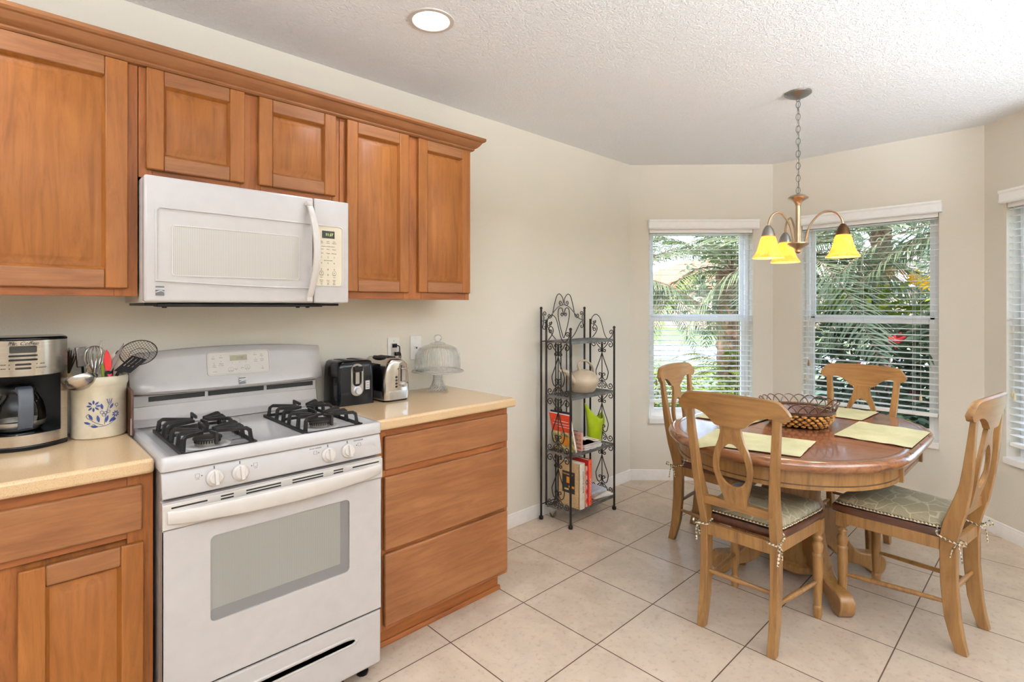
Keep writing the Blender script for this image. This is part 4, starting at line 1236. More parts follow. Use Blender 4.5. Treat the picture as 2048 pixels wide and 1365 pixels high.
mb = MB(); mb.tube(bez([(hw - .004, d1 - .03, .12), (.10, d1 - .035, .122), (.128, d1 + .0, .10), (.128, d1 + .010, .065), (.10, d1 + .015, .03), (.09, d1 + .022, .012), (.11, d1 + .034, .05), (.16, d1 + .03, .15), (.166, d1 + .020, .23), (.155, d1 + .025, .246), (.135, d1 + .030, .245)]), .0028, 6); mb.box(.124, d1 + .021, .236, .150, d1 + .0415, .256); mb.build('power_cord', 'black_plastic', st)

# glass cake stand and dome
cs = thing('cake_stand', 'clear glass footed cake stand at the far end of the counter', 'cake stand', (1.350, -.148, CZ))
mb = MB(); mb.lathe([(.050, 0), (.055, .003), (.052, .010), (.040, .022), (.030, .040), (.024, .064), (.022, .085), (.026, .094), (.050, .098), (.110, .101), (.134, .106), (.137, .112), (.133, .112), (.110, .107), (.0001, .104)], n=48, caps=False); mb.build('stand', 'dome_glass', cs)
mb = MB()
for k in range(18):
    a = 2 * PI * k / 18; mb.tube([(math.cos(a + t * .35) * rr, math.sin(a + t * .35) * rr, z) for t, (rr, z) in enumerate(((.051, .009), (.0405, .022), (.0305, .040), (.0245, .064), (.0225, .086)))], .0022, 5)
mb.tube([(.137 * math.cos(2 * PI * k / 48), .137 * math.sin(2 * PI * k / 48), .109) for k in range(48)], .003, 6, True)
mb.build('ribs', 'dome_rib', cs)
dm = thing('cake_dome', 'ribbed clear glass cake dome with a round knob on the glass stand', 'cake dome', (1.350, -.148, CZ + .1125))
mb = MB(); pr = [(.119, .0), (.1205, .006), (.120, .055), (.117, .085), (.108, .106), (.094, .121), (.070, .133), (.044, .140), (.034, .142)]
mb.lathe(pr, n=60, caps=False); mb.build('dome', 'dome_glass', dm)
mb = MB()
for k in range(60):
    a = 2 * PI * k / 60; mb.tube([(math.cos(a) * (rr + .0005), math.sin(a) * (rr + .0005), z) for rr, z in pr[1:6]], .0014, 4)
mb.tube([(.1195 * math.cos(2 * PI * k / 48), .1195 * math.sin(2 * PI * k / 48), .004) for k in range(48)], .0032, 6, True)
mb.build('ribs', 'dome_rib', dm)
mb = MB(); mb.lathe([(.040, .141), (.041, .145), (.030, .149), (.016, .151), (.012, .155), (.013, .158), (.019, .163), (.0215, .173), (.019, .184), (.012, .190), (.0001, .192)], n=28, caps=False); mb.build('knob', 'dome_rib', dm)
# ================================================================ dining table
TZ = .785
TR, TH = .55, .225
tb = thing('dining_table', 'oval wooden pedestal dining table with a reddish brown top in the bay', 'table', (2.755, -1.475, 0))
def stadium(r, h, n=24):
    out = []
    for sx_, a0 in ((1, -90), (-1, 90)):
        for i in range(n + 1):
            a = R(a0 + 180 * i / n); out.append((sx_ * h + r * math.cos(a), r * math.sin(a)))
    return out
mb = MB()
rim = [(TR - .030, TZ - .046), (TR - .012, TZ - .044), (TR - .004, TZ - .036), (TR, TZ - .026), (TR, TZ - .018), (TR - .006, TZ - .007), (TR - .016, TZ - .001), (TR - .030, TZ + .0005), (TR - .052, TZ)]
mb.loft([[(x, y, z) for x, y in stadium(r, TH)] for r, z in rim], True, False, 1, True)
st_ = stadium(TR - .052, TH); n = len(st_)
mb.add([(x, y, TZ) for x, y in st_], [tuple(range(n))], 0)
mb.add([(x, y, TZ - .046) for x, y in stadium(TR - .03, TH)], [tuple(range(n - 1, -1, -1))], 1)
tp = mb.build('tabletop', ['table_wood', 'table_rim'], tb)
mb = MB()
mb.ringprism(stadium(TR - .0505, TH), stadium(TR - .0535, TH), TZ - .002, TZ + .0004, 'xy')
for x in (-TH, 0, TH): mb.box(x - .0008, -TR + .004, TZ - .001, x + .0008, TR - .004, TZ + .0004)
mb.build('joint_lines', 'glaze_dark', tp)
mb = MB(); mb.ringprism(stadium(TR - .055, TH), stadium(TR - .075, TH), .655, TZ - .046, 'xy')
mb.ringprism(stadium(TR - .052, TH), stadium(TR - .070, TH), .655, .671, 'xy'); mb.ringprism(stadium(TR - .0543, TH), stadium(TR - .070, TH), .671, .6755, 'xy', 1)
for sx_ in (-1, 1):
    for sy_ in (-1, 1): mb.box(sx_ * TH - .012, sy_ * (TR - .07), .650, sx_ * TH + .012, sy_ * (TR - .040), TZ - .046)
mb.build('apron', ['honey_wood', 'glaze_dark'], tb)
mb = MB()
def octo(r, k=8, a0=22.5): return [(r * math.cos(R(a0 + 360 / k * i)), r * math.sin(R(a0 + 360 / k * i))) for i in range(k)]
mb.lathe([(.15, .64), (.15, .62), (.125, .61), (.108, .596), (.106, .585), (.112, .575), (.118, .55), (.116, .48), (.112, .42), (.118, .40), (.125, .385), (.118, .37)], n=32)
mb.loft([[(x, y, z) for x, y in octo(r)] for r, z in ((.128, .385), (.132, .37), (.132, .12), (.120, .09), (.135, .075), (.135, .045), (.115, .03))], True, True, 0, False)
for i in range(8):
    a = R(45 * i + 45)
    for w in (-.034, .034): mb.box(0, 0, 0, 0, 0, 0) if False else None
mb.build('pedestal', 'honey_wood', tb, sharp=30)
side = bez([(.105, 0, .36), (.16, 0, .355), (.205, 0, .315), (.235, 0, .24), (.270, 0, .165), (.315, 0, .118), (.37, 0, .108), (.425, 0, .105), (.455, 0, .075), (.452, 0, .03), (.43, 0, .0)], 4)
low = bez([(.43, 0, .0), (.39, 0, .004), (.355, 0, .03), (.31, 0, .05), (.26, 0, .062), (.20, 0, .10), (.15, 0, .15), (.105, 0, .16)], 4)
poly = [(p[0], p[2]) for p in side] + [(p[0], p[2]) for p in low[1:]]
for k in range(4):
    mb = MB(); mb.M = Matrix.Rotation(R(45 + 90 * k), 4, 'Z'); mb.prism(poly, -.034, .034, 'xz', 0)
    mb.build('leg', 'honey_wood', tb, bevel=.010, seg=3)

# ================================================================ chairs: local x is the way the chair faces, rear feet at x=0
PROF = [(0, -.015, .024, .150), (.065, -.002, .045, .150), (.13, .008, .062, .150), (.27, .0186, .075, .150), (.41, .0197, .078, .150), (.47, .016, .077, .150), (.52, .004, .068, .152), (.58, -.012, .048, .156), (.64, -.022, .026, .160), (.70, -.031, .008, .165), (.77, -.038, -.004, .170), (.84, -.043, -.014, .176), (.92, -.048, -.025, .182), (.985, -.054, -.034, .186)]


def make_chair():
    c = thing('dining_chair', 'x', 'chair')
    for s in (-1, 1):
        mb = MB(); rings = []
        for z, b, f, y in PROF: rings.append([(b, s * (y - .0165), z), (f, s * (y - .0165), z), (f, s * (y + .0165), z), (b, s * (y + .0165), z)])
        mb.loft(rings, True, True, 0, False); mb.build('leg', 'honey_wood', c, bevel=.003)
        mb = MB(); fx, fy = .440, s * .190
        mb.box(fx - .021, fy - .021, .392, fx + .021, fy + .021, .458)
        mb.lathe([(.019, .392), (.015, .386), (.015, .380), (.0215, .372), (.0215, .364), (.016, .355), (.016, .350), (.0225, .338), (.023, .325), (.019, .305), (.018, .298), (.0225, .292), (.0225, .284), (.020, .278), (.0215, .25), (.0215, .19), (.017, .085), (.0155, .060), (.0195, .055), (.0205, .046), (.0195, .036), (.0185, .030), (.019, .020), (.015, .0), (.0001, .0)], (fx, fy, 0), 20)
        mb.build('leg', 'honey_wood', c)
    N = 36; mb = MB(); rings = []
    for i in range(N + 1):
        t = -1 + 2 * i / N; y = .236 * t; a = abs(t)
        top = 1.060 - .012 * a ** 2 - (.052 * max(0, (a - .74) / .26) ** 2.6)
        d = abs(y)
        bot = lerp_table([(0, .921), (.058, .921), (.064, .924), (.085, .946), (.11, .965), (.14, .976), (.165, .978), (.190, .972), (.206, .966), (.22, .968), (.230, .982), (.236, .994)], d)[0]
        if bot > top - .004: bot = top - .004
        x0 = -.070 + .022 * t * t; th = .024
        h = top - bot; e = min(.006, h * .3)
        lean = lambda z: -.10 * (z - .985)
        rings.append([(x0 + lean(bot), y, bot), (x0 + th + lean(bot), y, bot), (x0 + th + lean(top), y, top - e), (x0 + th * .75 + lean(top), y, top - e * .2), (x0 + th * .3 + lean(top) - .001, y, top), (x0 - .002 + lean(top), y, top - e)])
    mb.loft(rings, True, True, 0, True); mb.build('crest_rail', 'honey_wood_level', c, sharp=42)
    # splat with an egg-shaped hole
    oh = [(.545, .047), (.585, .047), (.61, .051), (.645, .062), (.69, .075), (.735, .084), (.775, .081), (.82, .070), (.86, .053), (.895, .044), (.925, .045)]
    ih = lambda q: (.061 * math.sin(q) * (1.0 - .16 * (-math.cos(q))), .752 + .094 * -math.cos(q))
    outer = []; inner = []; M_ = 48
    zs = [.575 + (.925 - .575) * (1 - math.cos(PI * i / (M_ // 2))) / 2 for i in range(M_ // 2 + 1)]
    half = [(lerp_table(oh, z)[0], z) for z in zs]
    right = half; outer = right + [(-w, z) for w, z in reversed(half)]
    inn = [ih(PI * i / (M_ // 2)) for i in range(M_ // 2 + 1)]
    inner = inn + [(-w, z) for w, z in reversed(inn)]
    inner = [(w if abs(w) > 1e-6 else 0.0, z) for w, z in inner]
    def sx_(z):
        b, f, y = lerp_table(PROF, z); return (b + f) / 2 - .006 - .012 * max(0, (z - .9) / .1)
    mb = MB(); n = len(outer); vs = []
    for ring in (outer, inner):
        for dx in (-.008, .008): vs += [(sx_(z) + dx, w, z) for w, z in ring]
    fs = []
    for i in range(n):
        j = (i + 1) % n
        fs += [(i, j, 2 * n + j, 2 * n + i), (n + i, 3 * n + i, 3 * n + j, n + j), (i, n + i, n + j, j), (2 * n + i, 2 * n + j, 3 * n + j, 3 * n + i)]
    mb.add(vs, fs, 0, True); mb.build('splat', 'honey_wood', c, sharp=40)
    mb = MB(); zc = .566; b, f, y = lerp_table(PROF, zc); m = (b + f) / 2
    mb.box(m - .014, -y - .0, .548, m + .012, y, .584); mb.build('bottom_rail', 'honey_wood_level', c, bevel=.002)
    # seat board and frame under it
    so = []
    for i in range(25):
        t = i / 24; so.append((.062 + .395 * t, -(.158 + .050 * t ** .8)))
    fr = [(.478 + .010 * math.cos(R(a)), .210 * math.sin(R(a))) for a in range(-80, 81, 10)]
    so = so[:-1] + [(x, y * .985) for x, y in fr] + [(x, -y) for x, y in reversed(so[:-1])]
    mb = MB(); mb.loft([[(.27 + (x - .27) * k, y * k, z) for x, y in so] for z, k in ((.456, .985), (.464, 1.0), (.482, 1.0), (.489, .985))], True, True, 0, True); mb.build('seat', 'seat_wood', c, sharp=50)
    mb = MB(); mb.box(.436, -.17, .405, .456, .17, .456); mb.box(.025, -.135, .405, .045, .135, .456)
    for s in (-1, 1): mb.loft([[(.05, s * .138, .405), (.05, s * .160, .405), (.05, s * .160, .456), (.05, s * .138, .456)], [(.43, s * .178, .405), (.43, s * .200, .405), (.43, s * .200, .456), (.43, s * .178, .456)]], True, True, 0, False)
    mb.build('apron', 'honey_wood', c)
    mb = MB(); mb.tube(bez([(.045, -.15, .236), (.045, 0, .236), (.045, .15, .236)], 4), [.0085, .009, .0095, .010, .0105, .010, .0095, .009, .0085], 10); mb.build('stretcher', 'honey_wood_level', c)
    for s in (-1, 1):
        mb = MB(); mb.tube([(.05, s * .152, .192), (.15, s * .16, .186), (.25, s * .17, .179), (.35, s * .18, .172), (.43, s * .188, .166)], [.008, .0105, .0115, .0105, .008], 10); mb.build('stretcher', 'honey_wood', c)
    # tied cushion
    co_ = [(.075 + (x - .062) * .93, y * .97) for x, y in so]
    cxm = .27
    mb = MB(); mb.loft([[(cxm + (x - cxm) * k, y * k, z) for x, y in co_] for z, k in ((.4895, .94), (.495, .985), (.503, 1.0), (.511, .985), (.526, .95), (.536, .86), (.541, .68), (.544, .35), (.5445, .08))], True, True, 0, True)
    cu = mb.build('cushion', 'cushion_cloth', c, sharp=180)
    mb = MB(); mb.tube([(cxm + (x - cxm) * 1.003, y * 1.003, .500 + .0016 * math.sin(i * 2.1)) for i, (x, y) in enumerate(co_)], .0052, 6, True); mb.build('piping', 'cord_check', cu)
    for s in (-1, 1):
        mb = MB(); y = .150; K = Vector((-.004, s * (.174), .455))
        q = []
        yo, yi = s * .170, s * .130
        mb.tube(bez([(.085, s * .128, .497), (.083, yi - s * .001, .472), (.030, yi, .458), (.013, yi, .456), (.010, s * .150, .454), (.012, yo, .453), (.05, yo + s * .001, .458), (.082, yo, .470), (.088, s * .152, .492)], 4), .0042, 6)
        kx, ky, kz = (.014, s * .172, .453) if s > 0 else (.014, s * .172, .453)
        mb.ball((kx - .004, ky, kz), .0085, 8)
        mb.tube(bez([(kx, ky, kz), (kx - .022, ky + s * .010, kz + .022), (kx - .030, ky + s * .006, kz + .004), (kx, ky, kz)], 5), .0042, 6, flat=.5)
        mb.tube(bez([(kx, ky, kz), (kx - .010, ky + s * .004, kz - .030), (kx - .016, ky + s * .002, kz - .075)], 5), .0046, 6, flat=.5)
        mb.tube(bez([(kx, ky, kz), (kx + .014, ky + s * .006, kz - .022), (kx + .024, ky + s * .004, kz - .062)], 5), .0046, 6, flat=.5)
        mb.build('tie', 'cord_check', cu)
    return c


ch = make_chair()
GC = 'dining chairs around the oval table'
ch['label'] = 'chair with its back to the viewer, at the near left end of the oval table'; ch['group'] = GC
ch.location = (1.920, -1.502, 0); ch.rotation_euler = (0, 0, 0)
dup(ch, (2.652, -2.212, 0), R(90 - 8.5), 'pulled-out chair seen from the side, at the right of the oval table', GC)
dup(ch, (2.785, -.792, 0), R(-87), 'chair by the left window, seen past the near chair', GC)
dup(ch, (3.530, -1.588, 0), R(175), 'chair facing the viewer across the table, in front of the middle window', GC)

# ================================================================ on the table
def placemat(pts, label, droop=None):
    o = thing('placemat', label, 'placemat', (0, 0, 0), group='pale green placemats')
    a, b, c, d = [Vector((*p, 0)) for p in pts]
    N1, N2 = 26, 18; mb = MB(); V = []
    rnd = random.Random(hash(label) % 999)
    ph = [rnd.uniform(0, 6) for _ in range(6)]
    for i in range(N1 + 1):
        for j in range(N2 + 1):
            u, v = i / N1, j / N2
            p = a + (b - a) * u + (d - a) * v + (a - b + c - d) * u * v
            z = TZ + .0030 + .0016 * (1 + math.sin(9 * v + 2 * u + ph[0]) * math.sin(4 * u + ph[1])) + .0009 * (1 + math.sin(23 * v + ph[2] + 3 * u))
            # over the rounded edge the cloth follows it down
            q = p - Vector((2.755, -1.475, 0)); e = Vector((max(abs(q.x) - TH, 0), q.y, 0)).length
            if e > TR - .020: z -= min(.07, (e - TR + .020) ** 1.0 * .55)
            V.append((p.x, p.y, z))
    top = V; n = len(V); bot_ = [(x, y, z - .0022) for x, y, z in V]
    fs = []; W = N2 + 1
    for i in range(N1):
        for j in range(N2):
            k = i * W + j; fs.append((k, k + 1, k + W + 1, k + W))
    mb.add(top, fs, 0, True); mb.add(bot_, [tuple(reversed(f)) for f in fs], 1, True)
    edge = [i * W for i in range(N1 + 1)] + [N1 * W + j for j in range(1, W)] + [i * W + N2 for i in range(N1 - 1, -1, -1)] + [j for j in range(N2 - 1, 0, -1)]
    m = len(edge); mb.add([top[k] for k in edge] + [bot_[k] for k in edge], [(i, (i + 1) % m, m + (i + 1) % m, m + i) for i in range(m)], 1)
    return mb.build('cloth', ['placemat_cloth', 'placemat_edge'], o)


placemat([(1.985, -1.275), (2.100, -1.700), (2.430, -1.665), (2.345, -1.225)], 'pale green placemat in front of the near chair, hanging over the table edge')
placemat([(2.615, -2.000), (3.060, -2.005), (3.080, -1.690), (2.632, -1.685)], 'pale green placemat in front of the pulled-out chair')
placemat([(2.540, -1.000), (2.545, -1.300), (2.985, -1.325), (2.985, -.985)], 'pale green placemat by the left window side, behind the near chair back')
placemat([(3.130, -1.690), (3.465, -1.705), (3.475, -1.300), (3.130, -1.285)], 'pale green placemat behind the wicker basket, at the far end of the table')

bk = thing('wicker_basket', 'dark wicker bowl basket with woven straw sides on the table', 'basket', (2.795, -1.470, TZ + .001))
mb = MB(); rb = .122
mb.lathe([(.0001, .002), (rb * .9, .002), (rb, .006), (rb + .028, .034), (rb + .045, .075), (rb + .036, .075), (rb + .020, .036), (rb - .006, .012), (.0001, .010)], n=48, caps=False)
mb.build('bowl', 'wicker_dark', bk)
mb = MB()
for row in range(5):
    z = .010 + row * .014; rr = lerp_table([(0, rb), (.034, rb + .028), (.08, rb + .046)], z)[0]; K = 26
    for k in range(K):
        a = 2 * PI * (k + .5 * (row % 2)) / K; w = 2 * PI / K * .62
        pts = [(math.cos(a + w * t) * (rr + .008 * (1 - (2 * t) ** 2) + .002), math.sin(a + w * t) * (rr + .008 * (1 - (2 * t) ** 2) + .002), z + .002 * math.sin(k)) for t in (-.5, -.25, 0, .25, .5)]
        mb.tube(pts, [.0035, .0065, .0075, .0065, .0035], 6)
mb.build('straw_weave', 'wicker_straw', bk)
mb = MB()
for z, rr in ((.078, rb + .052), (.083, rb + .053), (.088, rb + .054), (.084, rb + .044)): mb.tube([(rr * math.cos(2 * PI * k / 48), rr * math.sin(2 * PI * k / 48), z) for k in range(48)], .0030, 6, True)
K = 22
for k in range(K):
    a = 2 * PI * k / K; w = 2 * PI / K * 2.0
    pts = []
    for i in range(13):
        t = i / 12; s = math.sin(PI * t) ** .75; rr = rb + .050 + .022 * s; ang = a + w * (t - .5); pts.append((rr * math.cos(ang), rr * math.sin(ang), .083 + .050 * s))
    mb.tube(pts, .0030, 6)
mb.build('looped_rim', 'wicker_dark', bk)

# ================================================================ chandelier
CX, CY = 2.793, -1.470
cd = thing('chandelier', 'three-light brushed nickel chandelier with amber glass bells over the table', 'chandelier', (CX, CY, 0))
mb = MB(); mb.lathe([(.0001, 2.555), (.012, 2.556), (.030, 2.562), (.055, 2.573), (.066, 2.582), (.067, 2.5895), (.0001, 2.5895)], n=36, caps=False); mb.tube([(.0, .006, 2.556), (.0, .010, 2.548), (.0, .0, 2.542), (.0, -.010, 2.548), (0, -.006, 2.556)], .002, 6); mb.build('canopy', 'nickel_grey', cd)
mb = MB(); z = 2.542; k = 0
while z > 2.035:
    a = 0 if k % 2 else PI / 2; L = .020; w = .0105
    pts = [(w * math.cos(2 * PI * i / 14) * math.cos(a), w * math.cos(2 * PI * i / 14) * math.sin(a), z - .016 + (L) * math.sin(2 * PI * i / 14)) for i in range(14)]
    mb.tube(pts, .0021, 5, True); z -= .0335; k += 1
mb.tube([(.003, 0, 2.55), (-.003, .002, 2.4), (.003, -.002, 2.2), (0, 0, 2.03)], .0014, 5)
mb.build('chain', 'nickel_grey', cd)
mb = MB(); mb.lathe([(.0001, 2.036), (.020, 2.035), (.040, 2.028), (.052, 2.017), (.050, 2.013), (.036, 2.006), (.022, 1.996), (.015, 1.984), (.0145, 1.976), (.0125, 1.974), (.0125, 1.776), (.016, 1.774), (.052, 1.772), (.053, 1.766), (.044, 1.757), (.026, 1.747), (.014, 1.737), (.012, 1.728), (.014, 1.722), (.009, 1.716), (.0001, 1.712)], n=32, caps=False); mb.build('stem', 'nickel', cd)
lat = Vector((math.sin(.8056), -math.cos(.8056), 0)); dep = Vector((math.cos(.8056), math.sin(.8056), 0))
SR = .210
for i, ang in enumerate((80, 200, 320)):
    d = lat * math.cos(R(ang)) + dep * math.sin(R(ang))
    P = lambda r, z: (d.x * r, d.y * r, z)
    mb = MB(); mb.tube(bez([P(.030, 1.768), P(.040, 1.80), P(.058, 1.862), P(.100, 1.915), P(.140, 1.930), P(.180, 1.915), P(.204, 1.880), P(SR, 1.846)], 5), .0058, 8); arm = mb.build('arm', 'nickel', cd)
    mb = MB(); mb.lathe([(.0001, 1.858), (.010, 1.856), (.018, 1.846), (.026, 1.832), (.029, 1.818), (.032, 1.812), (.034, 1.800), (.031, 1.797), (.0001, 1.80)], P(SR, 0), 24, caps=False); mb.build('socket_cup', 'bronze' if i == 2 else 'nickel_grey', arm)
    mb = MB(); pr = [(.028, 1.803), (.034, 1.795), (.040, 1.780), (.046, 1.755), (.054, 1.728), (.064, 1.706), (.074, 1.692), (.0785, 1.686), (.0775, 1.682), (.072, 1.688), (.062, 1.702), (.052, 1.725), (.0435, 1.755), (.037, 1.780), (.030, 1.795)]
    mb.lathe(pr, P(SR, 0), 36, caps=False); mb.build('glass_shade', 'amber_glass', arm)
    mb = MB(); mb.lathe([(.012, 1.80), (.013, 1.785), (.024, 1.755), (.027, 1.735), (.022, 1.716), (.010, 1.706), (.0001, 1.704)], P(SR, 0), 16, caps=False); mb.build('bulb', 'bulb', arm)
    lamp('chandelier_lamp', 'POINT', (CX + d.x * SR, CY + d.y * SR, 1.735), (0, 0, 0), 8, (1, .92, .78), shadow_soft_size=.02)
# ================================================================ wrought-iron rack
RX0, RX1, RB, RF = 2.290, 2.765, -.045, -.285
rk = thing('bakers_rack', 'black wrought iron shelf rack with scrolls against the left wall', 'shelf rack', (2.53, -.165, 0))
def L(x, y, z): return (x - 2.53, y + .165, z)
def post(x, y, z0, z1, r=.0075, foot=True, ball=True):
    mb = MB(); mb.tube([L(x, y, z0), L(x, y, z1)], r, 10)
    if foot: mb.lathe([(.013, 0), (.015, .004), (.015, .018), (.012, .022), (.008, .023)], L(x, y, 0), 14)
    if ball: mb.ball(L(x, y, z1 + .004), .0105, 10)
    mb.build('post', 'rack_iron', rk)
for x in (RX0 - .018, RX1 - .03): post(x, RB, 0, 1.41)
for x in (RX0, RX1): post(x, RF, 0, 1.275); post(x, RB - .03, .10, 1.335, .0075, False, False)
SZ = (1.197, .835, .465, .100)
for z in SZ:
    mb = MB(); x0, x1, y0, y1 = RX0 + .006, RX1 - .006, RF + .004, RB - .034
    for y in (y0, y1): mb.box(*L(x0, y - .004, z - .016), *L(x1, y + .004, z + .002))
    for x in (x0, x1): mb.box(*L(x - .003, y0, z - .010), *L(x + .003, y1, z + .001))
    for i in range(1, 10):
        y = y0 + (y1 - y0) * i / 10; mb.tube([L(x0, y, z), L(x1, y, z)], .0028, 6)
    for q in (.33, .67): mb.box(*L(x0 + (x1 - x0) * q - .004, y0, z - .008), *L(x0 + (x1 - x0) * q + .004, y1, z - .003))
    mb.build('shelf', 'rack_shelf', rk)


def spiral(c, r0, a0, turns, r1=.0035, n=16):
    """flat curl in (u, z) ending inside"""
    out = []
    for i in range(n + 1):
        t = i / n; a = a0 + turns * 2 * PI * t; r = r0 + (r1 - r0) * t
        out.append((c[0] + r * math.cos(a), c[1] + r * math.sin(a)))
    return out


def scrolls(z0, z1, W, full=True):
    """list of curves in (u, z), u from -W/2 to W/2, for one bay of a side panel"""
    out = []; h = z1 - z0; w = W / 2
    out.append([(0, z0), (0, z1)])
    for s in (-1, 1):
        m = lambda P: [(s * u, z) for u, z in P]
        # top brackets
        out.append(m([(.004, z1 - .060)] + spiral((.020, z1 - .020), .018, R(-140), -.0 - 1.1)))
        out.append(m([(.006, z1 - .064), (.024, z1 - .050), (.044, z1 - .030), (.058, z1 - .006)] + spiral((w - .026, z1 - .030), .024, R(95), -1.2)))
        out.append(m([(.002, z1 - .085)] + spiral((.022, z1 - .072), .015, R(150), 1.1)))
        # tear drop
        zc = z0 + .088; a = h - .185
        out.append(m([p[:2] for p in bez([(.001, z1 - .092, 0), (.020, z1 - .092 - a * .32, 0), (.046, z1 - .092 - a * .68, 0), (.054, zc + .03, 0), (.044, zc - .012, 0), (.024, zc - .026, 0), (.004, zc - .006, 0)], 5)] + spiral((.018, zc + .012), .0155, R(235), -1.0)))
        # bottom brackets
        out.append(m([(.004, z0 + .058), (.022, z0 + .052), (.040, z0 + .034), (.055, z0 + .008)] + spiral((w - .026, z0 + .026), .022, R(-95), 1.2)))
        out.append(m([(.006, z0 + .052), (.012, z0 + .044)] + spiral((.022, z0 + .018), .017, R(120), -1.2)))
    return out


for x in (RX0, RX1):
    yc = (RF + RB - .03) / 2; W = (RB - .03) - RF - .015
    for a, b in zip(SZ[1:], SZ[:-1]):
        mb = MB()
        for cv in scrolls(a + .004, b - .012, W): mb.tube([L(x, yc + u, z) for u, z in cv], .0033, 6)
        for z in (b - .09, a + .062, a + .088): mb.ball(L(x, yc, z), .006, 8)
        mb.build('scroll_panel', 'rack_iron', rk)
    # shoulder curl above the top shelf, high at the back and low at the front
    mb = MB(); z = SZ[0]
    f = lambda u, q: L(x, RB - .03 - u, z + q)
    sh = [p[:2] for p in bez([(.008, .120, 0), (.018, .152, 0), (.050, .172, 0), (.085, .150, 0), (.108, .090, 0), (.130, .025, 0), (.158, -.002, 0), (.188, .018, 0), (.200, .045, 0)], 6)]
    mb.tube([f(u, q) for u, q in spiral((.034, .118), .017, R(40), -.9)[::-1] + [(.028, .098), (.010, .105)] + sh + spiral((.184, .046), .018, R(10), 1.2)], .003, 6)
    mb.tube([f(u, q) for u, q in spiral((.034, .066), .016, R(20), -1.0)[::-1] + [p[:2] for p in bez([(.018, .074, 0), (.040, .098, 0), (.062, .074, 0), (.050, .040, 0), (.020, .006, 0)], 5)]], .003, 6)
    mb.build('shoulder_scroll', 'rack_iron', rk)
xc = (RX0 + RX1) / 2 - .024; hw = (RX1 - RX0) / 2 + .006 - .01
mb = MB(); q = lambda u, z: L(xc + u, RB, z)
mb.tube([q(*p[:2]) for p in bez([(-hw, 1.325, 0), (-.16, 1.345, 0), (-.07, 1.415, 0), (0, 1.437, 0), (.07, 1.415, 0), (.16, 1.345, 0), (hw, 1.325, 0)], 6)], .0038, 6)
mb.build('arched_rail', 'rack_shelf', rk)
for z in (SZ[0] - .005, SZ[3]):
    mb = MB(); mb.tube([q(-hw, z), q(hw, z)], .004, 6); mb.build('cross_rail', 'rack_iron', rk)
mb = MB()
for s in (-1, 1):
    # tall curls on top, heart below, and outer curls
    mb.tube([q(s * u, z) for u, z in [p[:2] for p in bez([(.118, 1.372, 0), (.098, 1.44, 0), (.072, 1.50, 0), (.042, 1.512, 0), (.012, 1.485, 0), (.006, 1.455, 0), (.020, 1.432, 0)], 6)] + spiral((.034, 1.452), .018, R(-120), 1.2)], .003, 6)
    mb.tube([q(s * u, z) for u, z in [(.118, 1.372), (.128, 1.352)] + spiral((.150, 1.362), .020, R(200), 1.1)], .003, 6)
    mb.tube([q(s * u, z) for u, z in spiral((.020, 1.372), .016, R(160), 1.2)[::-1] + [p[:2] for p in bez([(.006, 1.378, 0), (.020, 1.412, 0), (.052, 1.410, 0), (.060, 1.365, 0), (.040, 1.290, 0), (.004, 1.205, 0)], 6)]], .003, 6)
    mb.tube([q(s * u, z) for u, z in spiral((.196, 1.375), .020, R(-60), 1.3)[::-1] + [(.204, 1.355), (.206, 1.33)] + spiral((.198, 1.285), .022, R(60), -.9)], .003, 6)
    mb.tube([q(s * u, z) for u, z in [p[:2] for p in bez([(.196, 1.318, 0), (.168, 1.29, 0), (.125, 1.235, 0), (.085, 1.200, 0)], 5)]], .003, 6)
mb.build('crest_scroll', 'rack_iron', rk)
for u in (-.085, -.03, .03, .085):
    mb = MB(); mb.tube([q(u, SZ[3]), q(u, SZ[0])], .0042, 6); mb.build('back_bar', 'rack_iron', rk)

# ---- on the rack
wc = thing('watering_can', 'beige round watering can with a long spout, second shelf of the iron rack', 'watering can', (2.555, -.175, SZ[1] + .0035))
mb = MB(); mb.lathe([(.0001, 0), (.070, .0), (.082, .012), (.088, .025), (.090, .030), (.098, .042), (.1, .048), (.108, .062), (.108, .085), (.098, .110), (.074, .134), (.044, .146), (.040, .150), (.036, .146), (.034, .13)], n=40, caps=False); mb.build('body', 'can_beige', wc)
mb = MB(); mb.tube(bez([(-.030, 0, .142), (-.052, 0, .185), (-.020, 0, .212), (.045, 0, .205), (.100, 0, .165), (.118, 0, .115), (.104, 0, .070)], 6), .0105, 8, flat=.7); mb.build('handle', 'can_beige', wc)
mb = MB(); mb.tube(bez([(-.070, 0, .060), (-.115, 0, .090), (-.150, 0, .130), (-.190, 0, .155), (-.225, 0, .162), (-.250, 0, .163)], 5), [.024 - .016 * i / 25 for i in range(26)], 12); mb.build('spout', 'can_beige', wc)

gw = thing('watering_can', 'lime green watering can with a pointed pouring lip, third shelf of the iron rack', 'watering can', (2.695, -.165, SZ[2] + .0035))
mb = MB(); N = 40; rings = []
for k in range(9):
    t = k / 8; ring = []
    for i in range(N):
        a = 2 * PI * i / N; ca, sa = math.cos(a), math.sin(a)
        # rim climbs to a long pouring tip on the left (-x) and a small ear on the right
        hgt = .165 + .055 * max(0, -ca) ** 1.2 + .065 * max(0, -ca) ** 6 + .03 * max(0, ca) ** 16
        rx = .058 + .014 * t + (.038 * max(0, -ca) ** 5 + .016 * max(0, ca) ** 8) * t ** 2
        ry = .042 + .012 * t
        ring.append((rx * ca, ry * sa * (1 - .5 * t * max(0, -ca) ** 4), hgt * t))
    rings.append(ring)
inner = [[(x * .96, y * .96, z + .002) for x, y, z in r] for r in rings]
mb.loft(rings + inner[::-1], True, True, 0, True); mb.build('body', 'can_green', gw, sharp=80)
